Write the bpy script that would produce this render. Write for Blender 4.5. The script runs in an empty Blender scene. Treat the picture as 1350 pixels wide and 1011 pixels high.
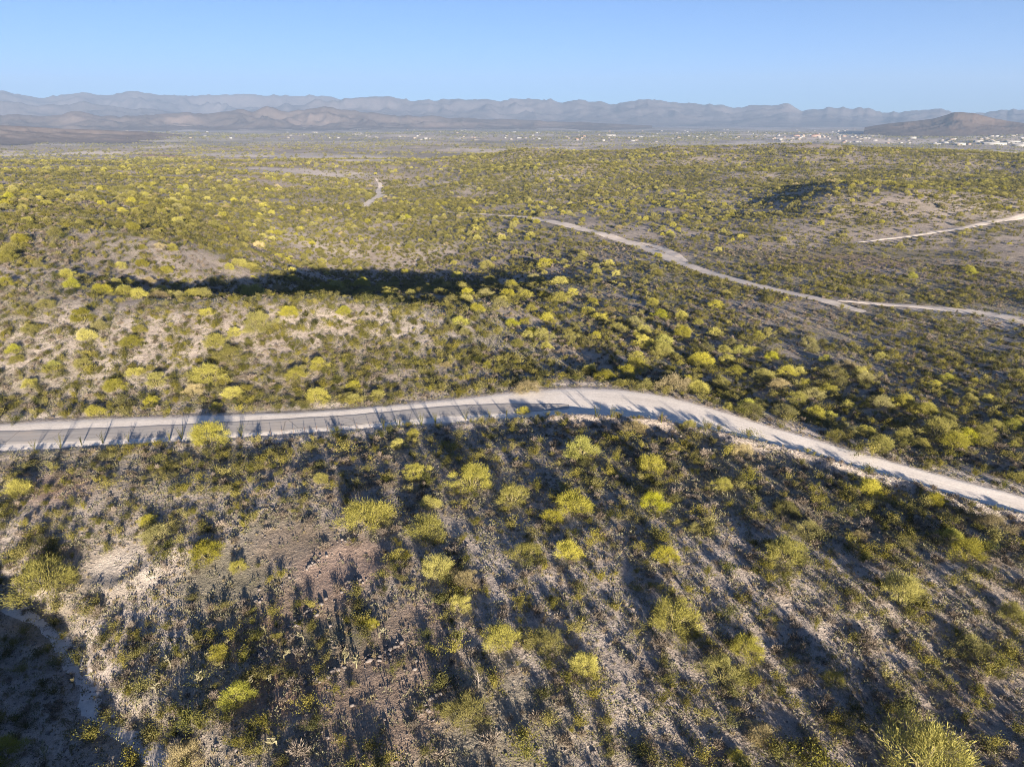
# Desert valley seen from the air: scrub hills, a road with a bend, tracks, a far town and mountains.
import bpy, math, random
import numpy as np
from mathutils import Vector

rng = np.random.default_rng(11)
random.seed(5)
R = math.radians
scene = bpy.context.scene
col = scene.collection

# ------------------------------------------------------------------ camera model
CAM_Z, PITCH, F, CX, CY = 48.0, R(20.0), 957.0, 675.0, 505.5
cp, sp = math.cos(PITCH), math.sin(PITCH)

def ray(px, py):
    r = (np.asarray(px, float) - CX) / F
    u = (CY - np.asarray(py, float)) / F
    return r, cp + u * sp, -sp + u * cp

def on_level(px, py, z):
    dx, dy, dz = ray(px, py)
    t = (z - CAM_Z) / dz
    return dx * t, dy * t

def project(x, y, z):
    f = y * cp - (z - CAM_Z) * sp
    u = y * sp + (z - CAM_Z) * cp
    f = np.where(f < 1, 1, f)
    return CX + F * x / f, CY - F * u / f

# ------------------------------------------------------------------ noise
def _hash(ix, iy, seed):
    h = (ix.astype(np.int64) * 374761393 + iy.astype(np.int64) * 668265263 + seed * 974711) & 0xFFFFFFFF
    h = ((h ^ (h >> 13)) * 1274126177) & 0xFFFFFFFF
    h = ((h ^ (h >> 16)) * 2246822519) & 0xFFFFFFFF
    return ((h ^ (h >> 15)) & 0xFFFFFF) / float(0xFFFFFF)

def vnoise(x, y, seed=0):
    xi, yi = np.floor(x), np.floor(y)
    fx, fy = x - xi, y - yi
    fx = fx * fx * fx * (fx * (fx * 6 - 15) + 10); fy = fy * fy * fy * (fy * (fy * 6 - 15) + 10)
    a, b = _hash(xi, yi, seed), _hash(xi + 1, yi, seed)
    c, d = _hash(xi, yi + 1, seed), _hash(xi + 1, yi + 1, seed)
    return (a + (b - a) * fx) * (1 - fy) + (c + (d - c) * fx) * fy

def fbm(x, y, seed=0, octaves=4, gain=.5):
    s, a, n = 0, 1., 0.
    ca, sa = math.cos(.6), math.sin(.6)
    for k in range(octaves):
        s = s + a * (vnoise(x, y, seed + k * 17) * 2 - 1); n += a; a *= gain
        x, y = (x * ca - y * sa) * 2.03 + 7.7, (x * sa + y * ca) * 2.03 - 3.1
    return s / n

def ridged(x, y, seed=0, octaves=4):
    s, a, n = 0, 1., 0.
    for k in range(octaves):
        s = s + a * (1 - np.abs(vnoise(x, y, seed + k * 13) * 2 - 1)); n += a; a *= .5
        x, y = x * 2.1 + 3.3, y * 2.1 + 9.1
    return s / n

def sstep(a, b, x):
    t = np.clip((x - a) / (b - a), 0, 1)
    return t * t * (3 - 2 * t)

# ------------------------------------------------------------------ road lines (levels in metres, read along the road)
RP = [(-150, 600, 577, 0.0), (0, 595, 557, 0.0), (150, 586.5, 551, 0.0), (300, 578, 547, 0.0), (450, 567, 541, 0.1), (600, 556, 526, 0.3),
      (690, 549.5, 516, 0.4), (760, 547, 509, 0.4), (850, 551, 515, 0.3), (900, 559, 526, 0.1), (1000, 580, 559, -0.5),
      (1100, 608, 588, -1.0), (1200, 637, 616, -1.6), (1350, 680, 655, -2.4), (1500, 724, 694, -3.0)]
def resample(P, n):
    P = np.array(P, float); d = np.r_[0, np.cumsum(np.hypot(*np.diff(P[:, :2], axis=0).T))]
    t = np.linspace(0, d[-1], n)
    Q = np.stack([np.interp(t, d, P[:, k]) for k in range(P.shape[1])], 1)
    return Q
def smooth(P, n, it=3):
    Q = resample(P, n); e0, e1 = Q[0].copy(), Q[-1].copy()
    k = max(2, n // (len(P) * 2))
    for _ in range(it):
        S = np.pad(Q, ((k, k), (0, 0)), mode='edge'); c = np.cumsum(np.vstack([np.zeros((1, Q.shape[1])), S]), 0)
        w = 2 * k + 1; Q = (c[w:] - c[:-w]) / w
        Q[0], Q[-1] = e0, e1
    return Q
near_e = smooth([(*on_level(a, b, z), z) for a, b, c, z in RP], 320)
far_e = smooth([(*on_level(a, c, z), z) for a, b, c, z in RP], 320)
mid_e = (near_e + far_e) / 2

def line_dist(x, y, P):
    """distance to a polyline, index of nearest point"""
    best = np.full(x.shape, 1e9); idx = np.zeros(x.shape, int)
    for i in range(len(P)):
        d = (x - P[i, 0]) ** 2 + (y - P[i, 1]) ** 2
        m = d < best; best[m] = d[m]; idx[m] = i
    return np.sqrt(best), idx

# ------------------------------------------------------------------ terrain levels: (px, py, z) seen in the photograph
CTRL = [(x, (a + b) / 2, z) for x, a, b, z in RP] + [
 # foreground
 (30, 640, -.6), (200, 640, -.5), (400, 640, 0), (600, 640, .6), (800, 640, 1.0), (1000, 680, .6), (1150, 700, -.2), (1300, 760, .2),
 (30, 720, -2.2), (200, 720, -2), (400, 720, -1), (600, 740, .2), (800, 740, .8), (1000, 780, .1), (1200, 830, -1.2), (1340, 860, -1.8),
 (120, 765, -3.6), (300, 820, -2.6), (450, 860, -1.4), (650, 860, -.6), (850, 880, -.8), (1050, 900, -1.4), (1200, 980, -2.2), (1345, 1000, -2.4),
 (300, 1000, -2.6), (480, 1000, -1.6), (700, 1000, -1.8), (950, 1000, -2), (-100, 900, -6), (30, 960, -6), (-50, 1050, -5), (120, 1100, -4),
 # left hill beyond the road
 (0, 525, 1.0), (150, 520, 1.0), (300, 515, 1.0), (450, 510, 1.0), (600, 500, .8), (0, 450, 6), (150, 450, 6), (300, 445, 5.5), (450, 440, 4.6), (580, 440, 2.5),
 (0, 400, 10), (100, 392, 10.5), (230, 394, 10), (330, 392, 10.5), (420, 388, 10.5), (500, 384, 9.5), (570, 380, 6.5), (640, 392, 1),
 (-120, 450, 7), (-120, 390, 12), (0, 345, 14), (110, 350, 13), (0, 300, 16), (100, 300, 15.5), (190, 315, 13), (170, 350, 11.5),
 # shaded ravine behind the crest
 (640, 350, -17), (560, 342, -23), (480, 341, -24), (420, 350, -22), (360, 358, -9), (305, 366, -3), (250, 376, 1), (200, 374, 5), (330, 374, -5), (200, 350, 9), (250, 348, 5), (300, 345, 1.5), (350, 335, -3), (400, 371, -19), (470, 368, -21), (550, 364, -20),
 # ground beyond
 (440, 335, -23), (520, 334, -25), (580, 337, -24), (640, 325, -21), (560, 318, -22), (470, 318, -22), (400, 320, -18), (320, 325, -1), (260, 325, 7.5), (300, 308, 0), (230, 300, 8), (350, 290, -9), (450, 290, -16), (250, 275, 4), (100, 260, 9), (0, 250, 9),
 (150, 225, 0), (0, 214, -3), (300, 218, -4), (400, 235, -12), (440, 250, -16), (490, 268, -20), (503, 247, -25), (520, 213, -34), (600, 260, -22), (600, 290, -20),
 # right valley
 (700, 480, -.6), (700, 430, -4), (720, 400, -9), (800, 400, -10), (800, 450, -5), (900, 500, -4), (1000, 480, -8), (1100, 550, -5), (1200, 580, -4), (1320, 610, -4.5),
 (1350, 560, -7), (1200, 480, -11), (1000, 420, -13), (1350, 480, -13), (1100, 395, -15.5), (1350, 430, -16), (900, 360, -16), (700, 365, -13), (750, 300, -17), (680, 288, -17.5),
 (1000, 340, -18), (1200, 360, -18), (1350, 360, -18), (1100, 320, -17), (1350, 288, -12), (1450, 430, -15), (1450, 520, -10), (1450, 330, -15),
 # right and centre hills
 (1000, 285, -12), (1100, 268, -7), (1200, 262, -5), (1300, 255, -3), (950, 275, -12), (850, 260, -14), (750, 250, -14), (700, 225, -7), (620, 222, -12), (800, 225, -6), (900, 225, -5),
 (1100, 225, -3), (1300, 225, -3), (600, 208, -10), (700, 200, 2), (800, 197, 6), (900, 194, 9), (1000, 193, 10), (1100, 194, 9), (1200, 198, 5), (1300, 203, 0), (1420, 208, -3), (1420, 260, -4),
 (-100, 214, -3), (-100, 260, 8), (-100, 320, 15)]
def pol(x, y):
    return np.arctan2(x, y), np.log(np.hypot(x, y) + 6.0)
cx_, cy_, cz_ = [], [], []
for px, py, z in CTRL:
    x, y = on_level(px, py, z); cx_.append(float(x)); cy_.append(float(y)); cz_.append(z)
for az in range(-75, 76, 15):
    for r, z in ((2400, -46), (3200, -52), (5500, -58), (11000, -62), (24000, -62)):
        cx_.append(r * math.sin(R(az))); cy_.append(r * math.cos(R(az))); cz_.append(z)
for az, r, z in ((2, 1700, -34), (8, 1600, -34), (14, 1550, -34), (20, 1550, -34), (26, 1550, -34), (32, 1550, -34), (-80, 60, -2), (-60, 60, -3), (80, 60, -1.6), (60, 60, -1.5), (-70, 200, 8), (70, 200, -8), (0, 25, -3.5), (-50, 25, -4.5), (50, 25, -3.4), (-70, 600, 10), (70, 600, -8), (-80, 25, -3), (80, 25, -2.6), (-70, 1200, -20), (70, 1200, -20)):
    cx_.append(r * math.sin(R(az))); cy_.append(r * math.cos(R(az))); cz_.append(z)
cx_, cy_, cz_ = map(np.array, (cx_, cy_, cz_))
CA, CL = pol(cx_, cy_)
EPS2 = .035 ** 2
def _phi(a, l):
    d2 = (a[:, None] - CA[None]) ** 2 + (l[:, None] - CL[None]) ** 2
    return np.sqrt(d2 + EPS2)
A = _phi(CA, CL); n = len(CA)
M = np.zeros((n + 3, n + 3)); M[:n, :n] = A - np.eye(n) * .012
M[:n, n] = 1; M[:n, n + 1] = CA; M[:n, n + 2] = CL; M[n:, :n] = M[:n, n:].T
W = np.linalg.solve(M, np.r_[cz_, 0, 0, 0])
def base_height(x, y):
    sh = x.shape; x = x.ravel(); y = np.maximum(y.ravel(), 22.0)
    out = np.empty(len(x))
    for s in range(0, len(x), 40000):
        a, l = pol(x[s:s + 40000], y[s:s + 40000])
        out[s:s + 40000] = _phi(a, l) @ W[:n] + W[n] + W[n + 1] * a + W[n + 2] * l
    return out.reshape(sh)

# wash and cut bank at lower left, foreground lines
def lvl(P, z): return np.array([[*map(float, on_level(a, b, z))] for a, b in P])
WASH = smooth(lvl([(-140, 770), (-40, 800), (40, 815), (85, 850), (112, 880), (108, 920), (150, 965), (200, 1000), (235, 1040), (300, 1120)], -6.5), 90)
BANK = smooth(lvl([(118, 765), (150, 772), (190, 757), (225, 735)], -2.6), 30)
TERR = [  # stone terrace lines, (pixels, width of stones, step)
    ([(335, 788), (362, 776), (390, 760), (430, 735), (470, 715), (500, 700), (516, 690)], .5, .35),
    ([(338, 858), (362, 838), (385, 822), (410, 806), (432, 790), (455, 780), (470, 774), (482, 765), (495, 760), (507, 758)], .9, .55),
    ([(366, 920), (390, 908), (420, 893), (440, 880), (468, 868), (495, 876), (520, 858), (535, 845)], .8, .45),
    ([(538, 955), (560, 938), (585, 915), (610, 898), (640, 885)], .7, .4),
    ([(330, 690), (350, 678), (372, 680), (400, 672)], .6, .4)]

YS = [-90.0]
while YS[-1] < 150: YS.append(YS[-1] + .8)
while YS[-1] < 22000: YS.append(YS[-1] + .8 + .0125 * (YS[-1] - 150))
XS = [0.0]
while XS[-1] < 110: XS.append(XS[-1] + .8)
while XS[-1] < 19000: XS.append(XS[-1] + .8 + .0215 * (XS[-1] - 110))
XS = np.array([-v for v in XS[:0:-1]] + XS); YS = np.array(YS)
GX, GY = np.meshgrid(XS, YS)
GZ = base_height(GX, GY)
GR = np.hypot(GX, GY)
roadbox = (np.abs(GX) < 190) & (GY > 40) & (GY < 190)
RD = np.full(GX.shape, 1e3); RI = np.zeros(GX.shape, int)
d_, i_ = line_dist(GX[roadbox], GY[roadbox], mid_e); RD[roadbox] = d_; RI[roadbox] = i_
halfw = np.hypot(*(near_e - far_e)[:, :2].T) / 2
edge = RD - halfw[RI]                                    # >0 outside the road bed
keep = sstep(0.5, 14, edge)
# relief of many sizes
amp = sstep(160, 900, GR)
rel = (fbm(GX / 130, GY / 130, 3, 3) * (.8 + 5.5 * amp) + fbm(GX / 38, GY / 38, 9, 3) * (.5 + 1.1 * amp) + fbm(GX / 9, GY / 9, 21, 3) * .2 + fbm(GX / 2.6, GY / 2.6, 31, 2) * .10)
far = sstep(1500, 2600, GR) * (1 - sstep(9000, 14000, GR))
rel = rel * (1 - .5 * far) + far * ((ridged(GX / 900, GY / 420, 41, 4) - .62) * 46 + fbm(GX / 2200, GY / 1100, 51, 2) * 9)
GZ = GZ + rel * keep
# spur with a steep far left flank on the right hill
px0, py0 = map(float, on_level(1105, 254, -4))
c_ = (GX - px0) * -.93 + (GY - py0) * .37; a_ = (GX - px0) * .37 + (GY - py0) * .93
GZ += 6.5 * np.where(c_ < 0, np.exp(-(c_ / 95) ** 2), 1 - sstep(0, 36, c_)) * np.exp(-(a_ / 95) ** 2) - 3 * np.exp(-((c_ - 66) / 34) ** 2) * np.exp(-(a_ / 130) ** 2)
RAV = np.array([[*map(float, on_level(a, b, z))] for a, b, z in ((345, 354, -15), (380, 350, -18), (450, 345, -22), (530, 343, -22), (600, 346, -19), (660, 352, -15))])
RAV = smooth(RAV, 60)
rb = (GX > RAV[:, 0].min() - 160) & (GX < RAV[:, 0].max() + 160) & (GY > 120) & (GY < 620)
rd_, ri_ = line_dist(GX[rb], GY[rb], RAV)
GZ[rb] -= 7.0 * sstep(2, 30, ri_) * np.exp(-(rd_ / 38) ** 2)
BACK = smooth([[*map(float, on_level(a, 383, 5))] for a in (240, 300, 350, 400, 470, 520)], 60)
rd_, _ = line_dist(GX[rb], GY[rb], BACK)
GZ[rb] -= 6.5 * np.exp(-(rd_ / 21) ** 2)
# road bed and berm on its near side
prof = np.interp(np.arange(len(mid_e)), np.arange(len(mid_e)), mid_e[:, 2])
GZ = np.where(roadbox, prof[RI] * (1 - keep) + GZ * keep, GZ)
side = np.zeros(GX.shape); side[roadbox] = ((GX[roadbox] - mid_e[RI[roadbox], 0]) * (near_e - far_e)[RI[roadbox], 0] + (GY[roadbox] - mid_e[RI[roadbox], 1]) * (near_e - far_e)[RI[roadbox], 1])
mid_px, _ = project(mid_e[:, 0], mid_e[:, 1], mid_e[:, 2])
berm = sstep(620, 760, mid_px)[RI]
GZ += np.where((side > 0) & roadbox, (1.05 + .3 * fbm(GX / 4, GY / 4, 77, 2)) * berm * np.exp(-((edge - 1.3) / 1.1) ** 2), 0)
GZ += np.where((side > 0) & roadbox, .25 * (1 - berm) * np.exp(-((edge - 1.6) / 1.2) ** 2), 0)
GZ -= np.where((side < 0) & roadbox, .25 * np.exp(-((edge - 1.2) / .8) ** 2), 0)
GZ += np.where(roadbox, np.clip(-side / np.maximum(2 * halfw[RI], 1), -9, 9) * .03 * (1 - keep), 0)
# wash: bed with a bank
near = (np.abs(GX) < 90) & (GY > 5) & (GY < 100)
wd = np.full(GX.shape, 1e3); wi = np.zeros(GX.shape, int); wd[near], wi[near] = line_dist(GX[near], GY[near], WASH)
wn = fbm(GX / 5, GY / 5, 88, 3)
GZ -= 1.3 * (1 - sstep(1.0, 3.2, wd + wn * .9))
T = WASH[np.minimum(wi + 1, len(WASH) - 1)] - WASH[np.maximum(wi - 1, 0)]
ws = np.zeros(GX.shape); ws[near] = (T[..., 0] * (GY - WASH[wi, 1]) - T[..., 1] * (GX - WASH[wi, 0]))[near]
low = np.where(near & (ws < 0), sstep(0, 5, wd) * (1 - sstep(60, 80, wd)), 0)
GZ -= 1.4 * low
bd = np.full(GX.shape, 1e3); bi = np.zeros(GX.shape, int); bd[near], bi[near] = line_dist(GX[near], GY[near], BANK)
GZ += .6 * np.exp(-(bd / 1.6) ** 2) * (1 + .3 * wn)
GZ += (11.0 + 2.2 * fbm(GX / 7, GY / 7, 141, 3)) * (1 - sstep(-56, -15, GX)) * np.exp(-((GY - 27) / 7.5) ** 2) * sstep(-130, -110, GX)  # unseen ridge below the frame, added to throw shade over the wash
TW = []
for P, w, st in TERR:
    L = smooth(lvl(P, -1.2), 60); TW.append((L, w, st))
    td, ti = line_dist(GX[near], GY[near], L)
    GZ[near] += st * .22 * np.exp(-(td / (w * .9)) ** 2)

def hz(x, y):
    x = np.asarray(x, float); y = np.asarray(y, float)
    i = np.clip(np.searchsorted(XS, x) - 1, 0, len(XS) - 2); j = np.clip(np.searchsorted(YS, y) - 1, 0, len(YS) - 2)
    fx = np.clip((x - XS[i]) / (XS[i + 1] - XS[i]), 0, 1); fy = np.clip((y - YS[j]) / (YS[j + 1] - YS[j]), 0, 1)
    return (GZ[j, i] * (1 - fx) + GZ[j, i + 1] * fx) * (1 - fy) + (GZ[j + 1, i] * (1 - fx) + GZ[j + 1, i + 1] * fx) * fy

STEPS = np.geomspace(25, 21000, 900)
def at(P):
    """ground points where the sight lines through these photo pixels meet the terrain"""
    P = np.array(P, float).reshape(-1, 2); dx, dy, dz = ray(P[:, 0], P[:, 1])
    X, Y, Z = (np.outer(d, STEPS) for d in (dx, dy, dz)); Z += CAM_Z
    below = Z < hz(X, Y); k = np.where(below.any(1), below.argmax(1), len(STEPS) - 1)
    lo, hi = STEPS[np.maximum(k - 1, 0)], STEPS[k]
    for _ in range(24):
        m = (lo + hi) / 2; b = CAM_Z + dz * m < hz(dx * m, dy * m); hi = np.where(b, m, hi); lo = np.where(b, lo, m)
    return np.stack([dx * hi, dy * hi], 1)

# ------------------------------------------------------------------ materials
def nodes_of(name):
    m = bpy.data.materials.new(name); m.use_nodes = True; nt = m.node_tree; nt.nodes.clear()
    out = nt.nodes.new('ShaderNodeOutputMaterial')
    def N(t, **k):
        nd = nt.nodes.new('ShaderNode' + t)
        for a, v in k.items():
            if a in nd.inputs: nd.inputs[a].default_value = v
            else: setattr(nd, a, v)
        return nd
    def L(a, b): nt.links.new(a, b)
    return m, N, L, out
def ramp(N, stops, fac=None, L=None):
    r = N('ValToRGB'); e = r.color_ramp.elements
    while len(e) < len(stops): e.new(.5)
    for k, (p, c) in enumerate(stops):
        e[k].position = p; e[k].color = (*c, 1) if len(c) == 3 else c
    if fac is not None: L(fac, r.inputs[0])
    return r.outputs[0]
def mixc(N, L, fac, a, b, blend='MIX'):
    m = N('Mix', data_type='RGBA', blend_type=blend)
    for s, v in ((m.inputs[0], fac), (m.inputs[6], a), (m.inputs[7], b)):
        if isinstance(v, (int, float)): s.default_value = v
        elif isinstance(v, tuple): s.default_value = (*v, 1)
        else: L(v, s)
    return m.outputs[2]
def noise(N, L, vec, scale, detail=4, rough=.55):
    t = N('TexNoise', Scale=scale, Detail=detail, Roughness=rough); L(vec, t.inputs['Vector']); return t.outputs['Fac']
def mth(N, L, op, a, b=0.):
    m = N('Math', operation=op)
    for s, v in ((m.inputs[0], a), (m.inputs[1], b)):
        if isinstance(v, (int, float)): s.default_value = v
        else: L(v, s)
    return m.outputs[0]

def ground_material():
    m, N, L, out = nodes_of('desert_soil')
    obj = N('TexCoord').outputs['Object']
    at_ = N('Attribute', attribute_name='tone'); sep = N('SeparateColor'); L(at_.outputs['Color'], sep.inputs[0])
    pale, red, grn = sep.outputs
    big = noise(N, L, obj, .035, 5, .6); med = noise(N, L, obj, .35, 5, .65); fine = noise(N, L, obj, 2.4, 4, .7); grit = noise(N, L, obj, 9, 2, .7)
    c = ramp(N, [(.28, (.175, .142, .122)), (.45, (.28, .236, .205)), (.6, (.385, .33, .285)), (.78, (.50, .435, .375))], mth(N, L, 'ADD', mth(N, L, 'MULTIPLY', big, .45), mth(N, L, 'MULTIPLY', med, .55)), L)
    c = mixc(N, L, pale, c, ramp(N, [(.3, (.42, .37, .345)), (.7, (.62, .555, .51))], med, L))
    c = mixc(N, L, red, c, ramp(N, [(.3, (.22, .125, .085)), (.7, (.36, .22, .16))], med, L))
    c = mixc(N, L, grn, c, ramp(N, [(.3, (.075, .078, .032)), (.7, (.16, .15, .075))], fine, L))
    vor = N('TexVoronoi', Scale=1.7); L(obj, vor.inputs['Vector'])
    stone = ramp(N, [(.12, (1, 1, 1)), (.3, (0, 0, 0))], vor.outputs['Distance'], L)
    pick = mth(N, L, 'MULTIPLY', stone, mth(N, L, 'GREATER_THAN', noise(N, L, obj, .9, 2), .53))
    c = mixc(N, L, mth(N, L, 'MULTIPLY', pick, .5), c, (.36, .31, .285))
    c = mixc(N, L, .75, c, ramp(N, [(.25, (.50, .50, .52)), (.5, (.95, .95, .95)), (.75, (1.35, 1.32, 1.28))], fine, L), 'MULTIPLY')
    c = mixc(N, L, .6, c, ramp(N, [(.3, (.6, .6, .6)), (.7, (1.35, 1.35, 1.35))], grit, L), 'MULTIPLY')
    b = N('BsdfPrincipled', Roughness=.95); b.inputs['Specular IOR Level'].default_value = .1; L(c, b.inputs['Base Color'])
    hgt = mth(N, L, 'ADD', mth(N, L, 'ADD', mth(N, L, 'MULTIPLY', fine, .22), mth(N, L, 'MULTIPLY', grit, .07)), mth(N, L, 'MULTIPLY', pick, .08))
    hgt = mth(N, L, 'ADD', hgt, mth(N, L, 'MULTIPLY', med, .5))
    bp = N('Bump', Strength=.9, Distance=.85); L(hgt, bp.inputs['Height']); L(bp.outputs[0], b.inputs['Normal'])
    L(b.outputs[0], out.inputs[0]); return m

def dirt_material(name, lo, hi, streak=None):
    m, N, L, out = nodes_of(name)
    obj = N('TexCoord').outputs['Object']
    med = noise(N, L, obj, .25, 6, .65); fine = noise(N, L, obj, 3, 4, .7)
    c = ramp(N, [(.3, lo), (.7, hi)], med, L)
    if streak:                                                 # wheel marks run along the strip
        uv = N('UVMap', uv_map='along').outputs[0]; mp = N('Mapping'); mp.inputs['Scale'].default_value = (16, .02, 1); L(uv, mp.inputs['Vector'])
        s = noise(N, L, mp.outputs[0], 1.0, 5, .7)
        c = mixc(N, L, streak, c, ramp(N, [(.3, (.62, .62, .64)), (.5, (1, 1, 1)), (.7, (1.18, 1.17, 1.15))], s, L), 'MULTIPLY')
    c = mixc(N, L, .5, c, ramp(N, [(.3, (.72, .72, .73)), (.7, (1.2, 1.2, 1.2))], fine, L), 'MULTIPLY')
    b = N('BsdfPrincipled', Roughness=.92); b.inputs['Specular IOR Level'].default_value = .15; L(c, b.inputs['Base Color'])
    bp = N('Bump', Strength=.3, Distance=.06); L(fine, bp.inputs['Height']); L(bp.outputs[0], b.inputs['Normal'])
    L(b.outputs[0], out.inputs[0]); return m

def asphalt_material():
    m, N, L, out = nodes_of('worn_asphalt')
    uv = N('UVMap', uv_map='along').outputs[0]; obj = N('TexCoord').outputs['Object']
    mp = N('Mapping'); mp.inputs['Scale'].default_value = (9, .012, 1); L(uv, mp.inputs['Vector'])
    s = noise(N, L, mp.outputs[0], 1.0, 5, .75)
    c = ramp(N, [(.3, (.29, .272, .262)), (.5, (.40, .376, .36)), (.7, (.51, .477, .45))], s, L)
    dust = noise(N, L, obj, .22, 5, .65)
    c = mixc(N, L, ramp(N, [(.5, (0, 0, 0)), (.72, (.75, .75, .75))], dust, L), c, (.52, .45, .39))
    cr = N('TexVoronoi', Scale=.16, feature='DISTANCE_TO_EDGE'); L(obj, cr.inputs['Vector'])
    crk = ramp(N, [(.0, (1, 1, 1)), (.012, (0, 0, 0))], cr.outputs['Distance'], L)
    c = mixc(N, L, mth(N, L, 'MULTIPLY', crk, .55), c, (.06, .055, .05))
    b = N('BsdfPrincipled', Roughness=.85); L(c, b.inputs['Base Color']); b.inputs['Specular IOR Level'].default_value = .2
    L(b.outputs[0], out.inputs[0]); return m

def leaf_material(name, a, b_, trans=.10, spread=.34):
    m, N, L, out = nodes_of(name)
    rnd = N('ObjectInfo').outputs['Random']; ti = N('Attribute', attribute_name='tint').outputs['Fac']
    f = mth(N, L, 'ADD', mth(N, L, 'MULTIPLY', rnd, .55), mth(N, L, 'MULTIPLY', ti, .45))
    c = ramp(N, [(0.1, a), (.9, b_)], f, L)
    hs = N('HueSaturation'); L(c, hs.inputs['Color'])
    r2 = mth(N, L, 'FRACT', mth(N, L, 'MULTIPLY', rnd, 37.7))
    L(mth(N, L, 'ADD', mth(N, L, 'MULTIPLY', r2, spread * 2), 1 - spread), hs.inputs['Value'])
    L(mth(N, L, 'ADD', mth(N, L, 'MULTIPLY', mth(N, L, 'FRACT', mth(N, L, 'MULTIPLY', rnd, 91.3)), .25), .85), hs.inputs['Saturation'])
    d = N('BsdfDiffuse'); t = N('BsdfTranslucent'); mx = N('MixShader'); mx.inputs[0].default_value = trans
    L(hs.outputs[0], d.inputs[0]); L(hs.outputs[0], t.inputs[0]); L(d.outputs[0], mx.inputs[1]); L(t.outputs[0], mx.inputs[2])
    L(mx.outputs[0], out.inputs[0]); return m

def plain_material(name, c, c2=None, scale=3., rough=.85, bump=0.):
    m, N, L, out = nodes_of(name)
    obj = N('TexCoord').outputs['Object']; nz = noise(N, L, obj, scale, 5, .65)
    b = N('BsdfPrincipled', Roughness=rough); b.inputs['Specular IOR Level'].default_value = .25
    L(ramp(N, [(.3, c), (.7, c2 or tuple(v * 1.25 for v in c))], nz, L), b.inputs['Base Color'])
    if bump:
        bp = N('Bump', Strength=.7, Distance=bump); L(nz, bp.inputs['Height']); L(bp.outputs[0], b.inputs['Normal'])
    L(b.outputs[0], out.inputs[0]); return m

MAT = dict(
    soil=ground_material(),
    sand=dirt_material('pale_sandy_gravel', (.72, .655, .59), (.84, .775, .71), .35),
    track=dirt_material('pale_track_dirt', (.58, .50, .44), (.74, .66, .58)),
    wash=dirt_material('wash_sand', (.54, .49, .46), (.70, .63, .58)),
    asphalt=asphalt_material(),
    verde=leaf_material('palo_verde_twigs', (.215, .205, .042), (.365, .335, .078)),
    lemon=leaf_material('bright_palo_verde_twigs', (.24, .245, .038), (.36, .35, .065), .12, .15),
    olive=leaf_material('olive_tree_twigs', (.15, .145, .045), (.27, .245, .085)),
    straw=leaf_material('pale_dry_tree_twigs', (.25, .21, .11), (.36, .30, .16)),
    creosote=leaf_material('creosote_leaves', (.092, .092, .026), (.225, .198, .058)),
    creosote2=leaf_material('dark_creosote_leaves', (.05, .056, .019), (.135, .124, .04)),
    dry=leaf_material('dry_twigs', (.12, .10, .08), (.245, .205, .17), .08),
    grey=leaf_material('grey_bursage_leaves', (.125, .125, .07), (.24, .225, .135), .12),
    tuft=leaf_material('dry_grass_blades', (.22, .175, .09), (.38, .31, .175), .15),
    cholla=leaf_material('cholla_spines', (.15, .14, .085), (.25, .23, .15), .05),
    bark=plain_material('green_grey_bark', (.13, .115, .05), (.22, .19, .10)),
    deadwood=plain_material('bleached_wood', (.15, .13, .115), (.25, .22, .20)),
    rock=plain_material('desert_stone', (.11, .095, .09), (.22, .195, .185), 1.3, .9, .1),
    steel=plain_material('rusty_post_steel', (.10, .07, .055), (.2, .14, .11), 4),
    wire=plain_material('galvanised_wire', (.3, .29, .28)),
)

# ------------------------------------------------------------------ mesh helpers
def mesh_from(name, V, Fq, mats, tint=None, mat_idx=None, smooth_=False):
    me = bpy.data.meshes.new(name); V = np.asarray(V, np.float32)
    groups = Fq if isinstance(Fq, list) else [Fq]
    groups = [np.asarray(g, np.int32) for g in groups if len(g)]
    loops = np.concatenate([g.ravel() for g in groups]); sizes = np.concatenate([np.full(len(g), g.shape[1], np.int32) for g in groups])
    me.vertices.add(len(V)); me.vertices.foreach_set('co', V.ravel())
    me.loops.add(len(loops)); me.loops.foreach_set('vertex_index', loops)
    me.polygons.add(len(sizes)); st = np.r_[0, np.cumsum(sizes)[:-1]].astype(np.int32)
    me.polygons.foreach_set('loop_start', st)
    if mat_idx is not None: me.polygons.foreach_set('material_index', np.asarray(mat_idx, np.int32))
    if smooth_: me.polygons.foreach_set('use_smooth', np.ones(len(sizes), bool))
    for m in (mats if isinstance(mats, (list, tuple)) else [mats]): me.materials.append(m)
    me.update(calc_edges=True)
    if tint is not None:
        a = me.attributes.new('tint', 'FLOAT', 'POINT'); a.data.foreach_set('value', np.asarray(tint, np.float32))
    return me
def link(name, me, parent=None):
    o = bpy.data.objects.new(name, me); col.objects.link(o)
    if parent: o.parent = parent
    return o
def tag(o, label=None, cat=None, group=None, kind=None):
    for k, v in (('label', label), ('category', cat), ('group', group), ('kind', kind)):
        if v: o[k] = v
    return o
def empty(name, x, y, z, rz=0., s=1.):
    o = bpy.data.objects.new(name, None); col.objects.link(o); o.location = (x, y, z); o.rotation_euler = (0, 0, rz)
    o.scale = (s, s, s) if np.isscalar(s) else s; o.empty_display_size = .3
    return o
def norm(v): return v / np.maximum(np.linalg.norm(v, axis=-1, keepdims=True), 1e-9)
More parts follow.
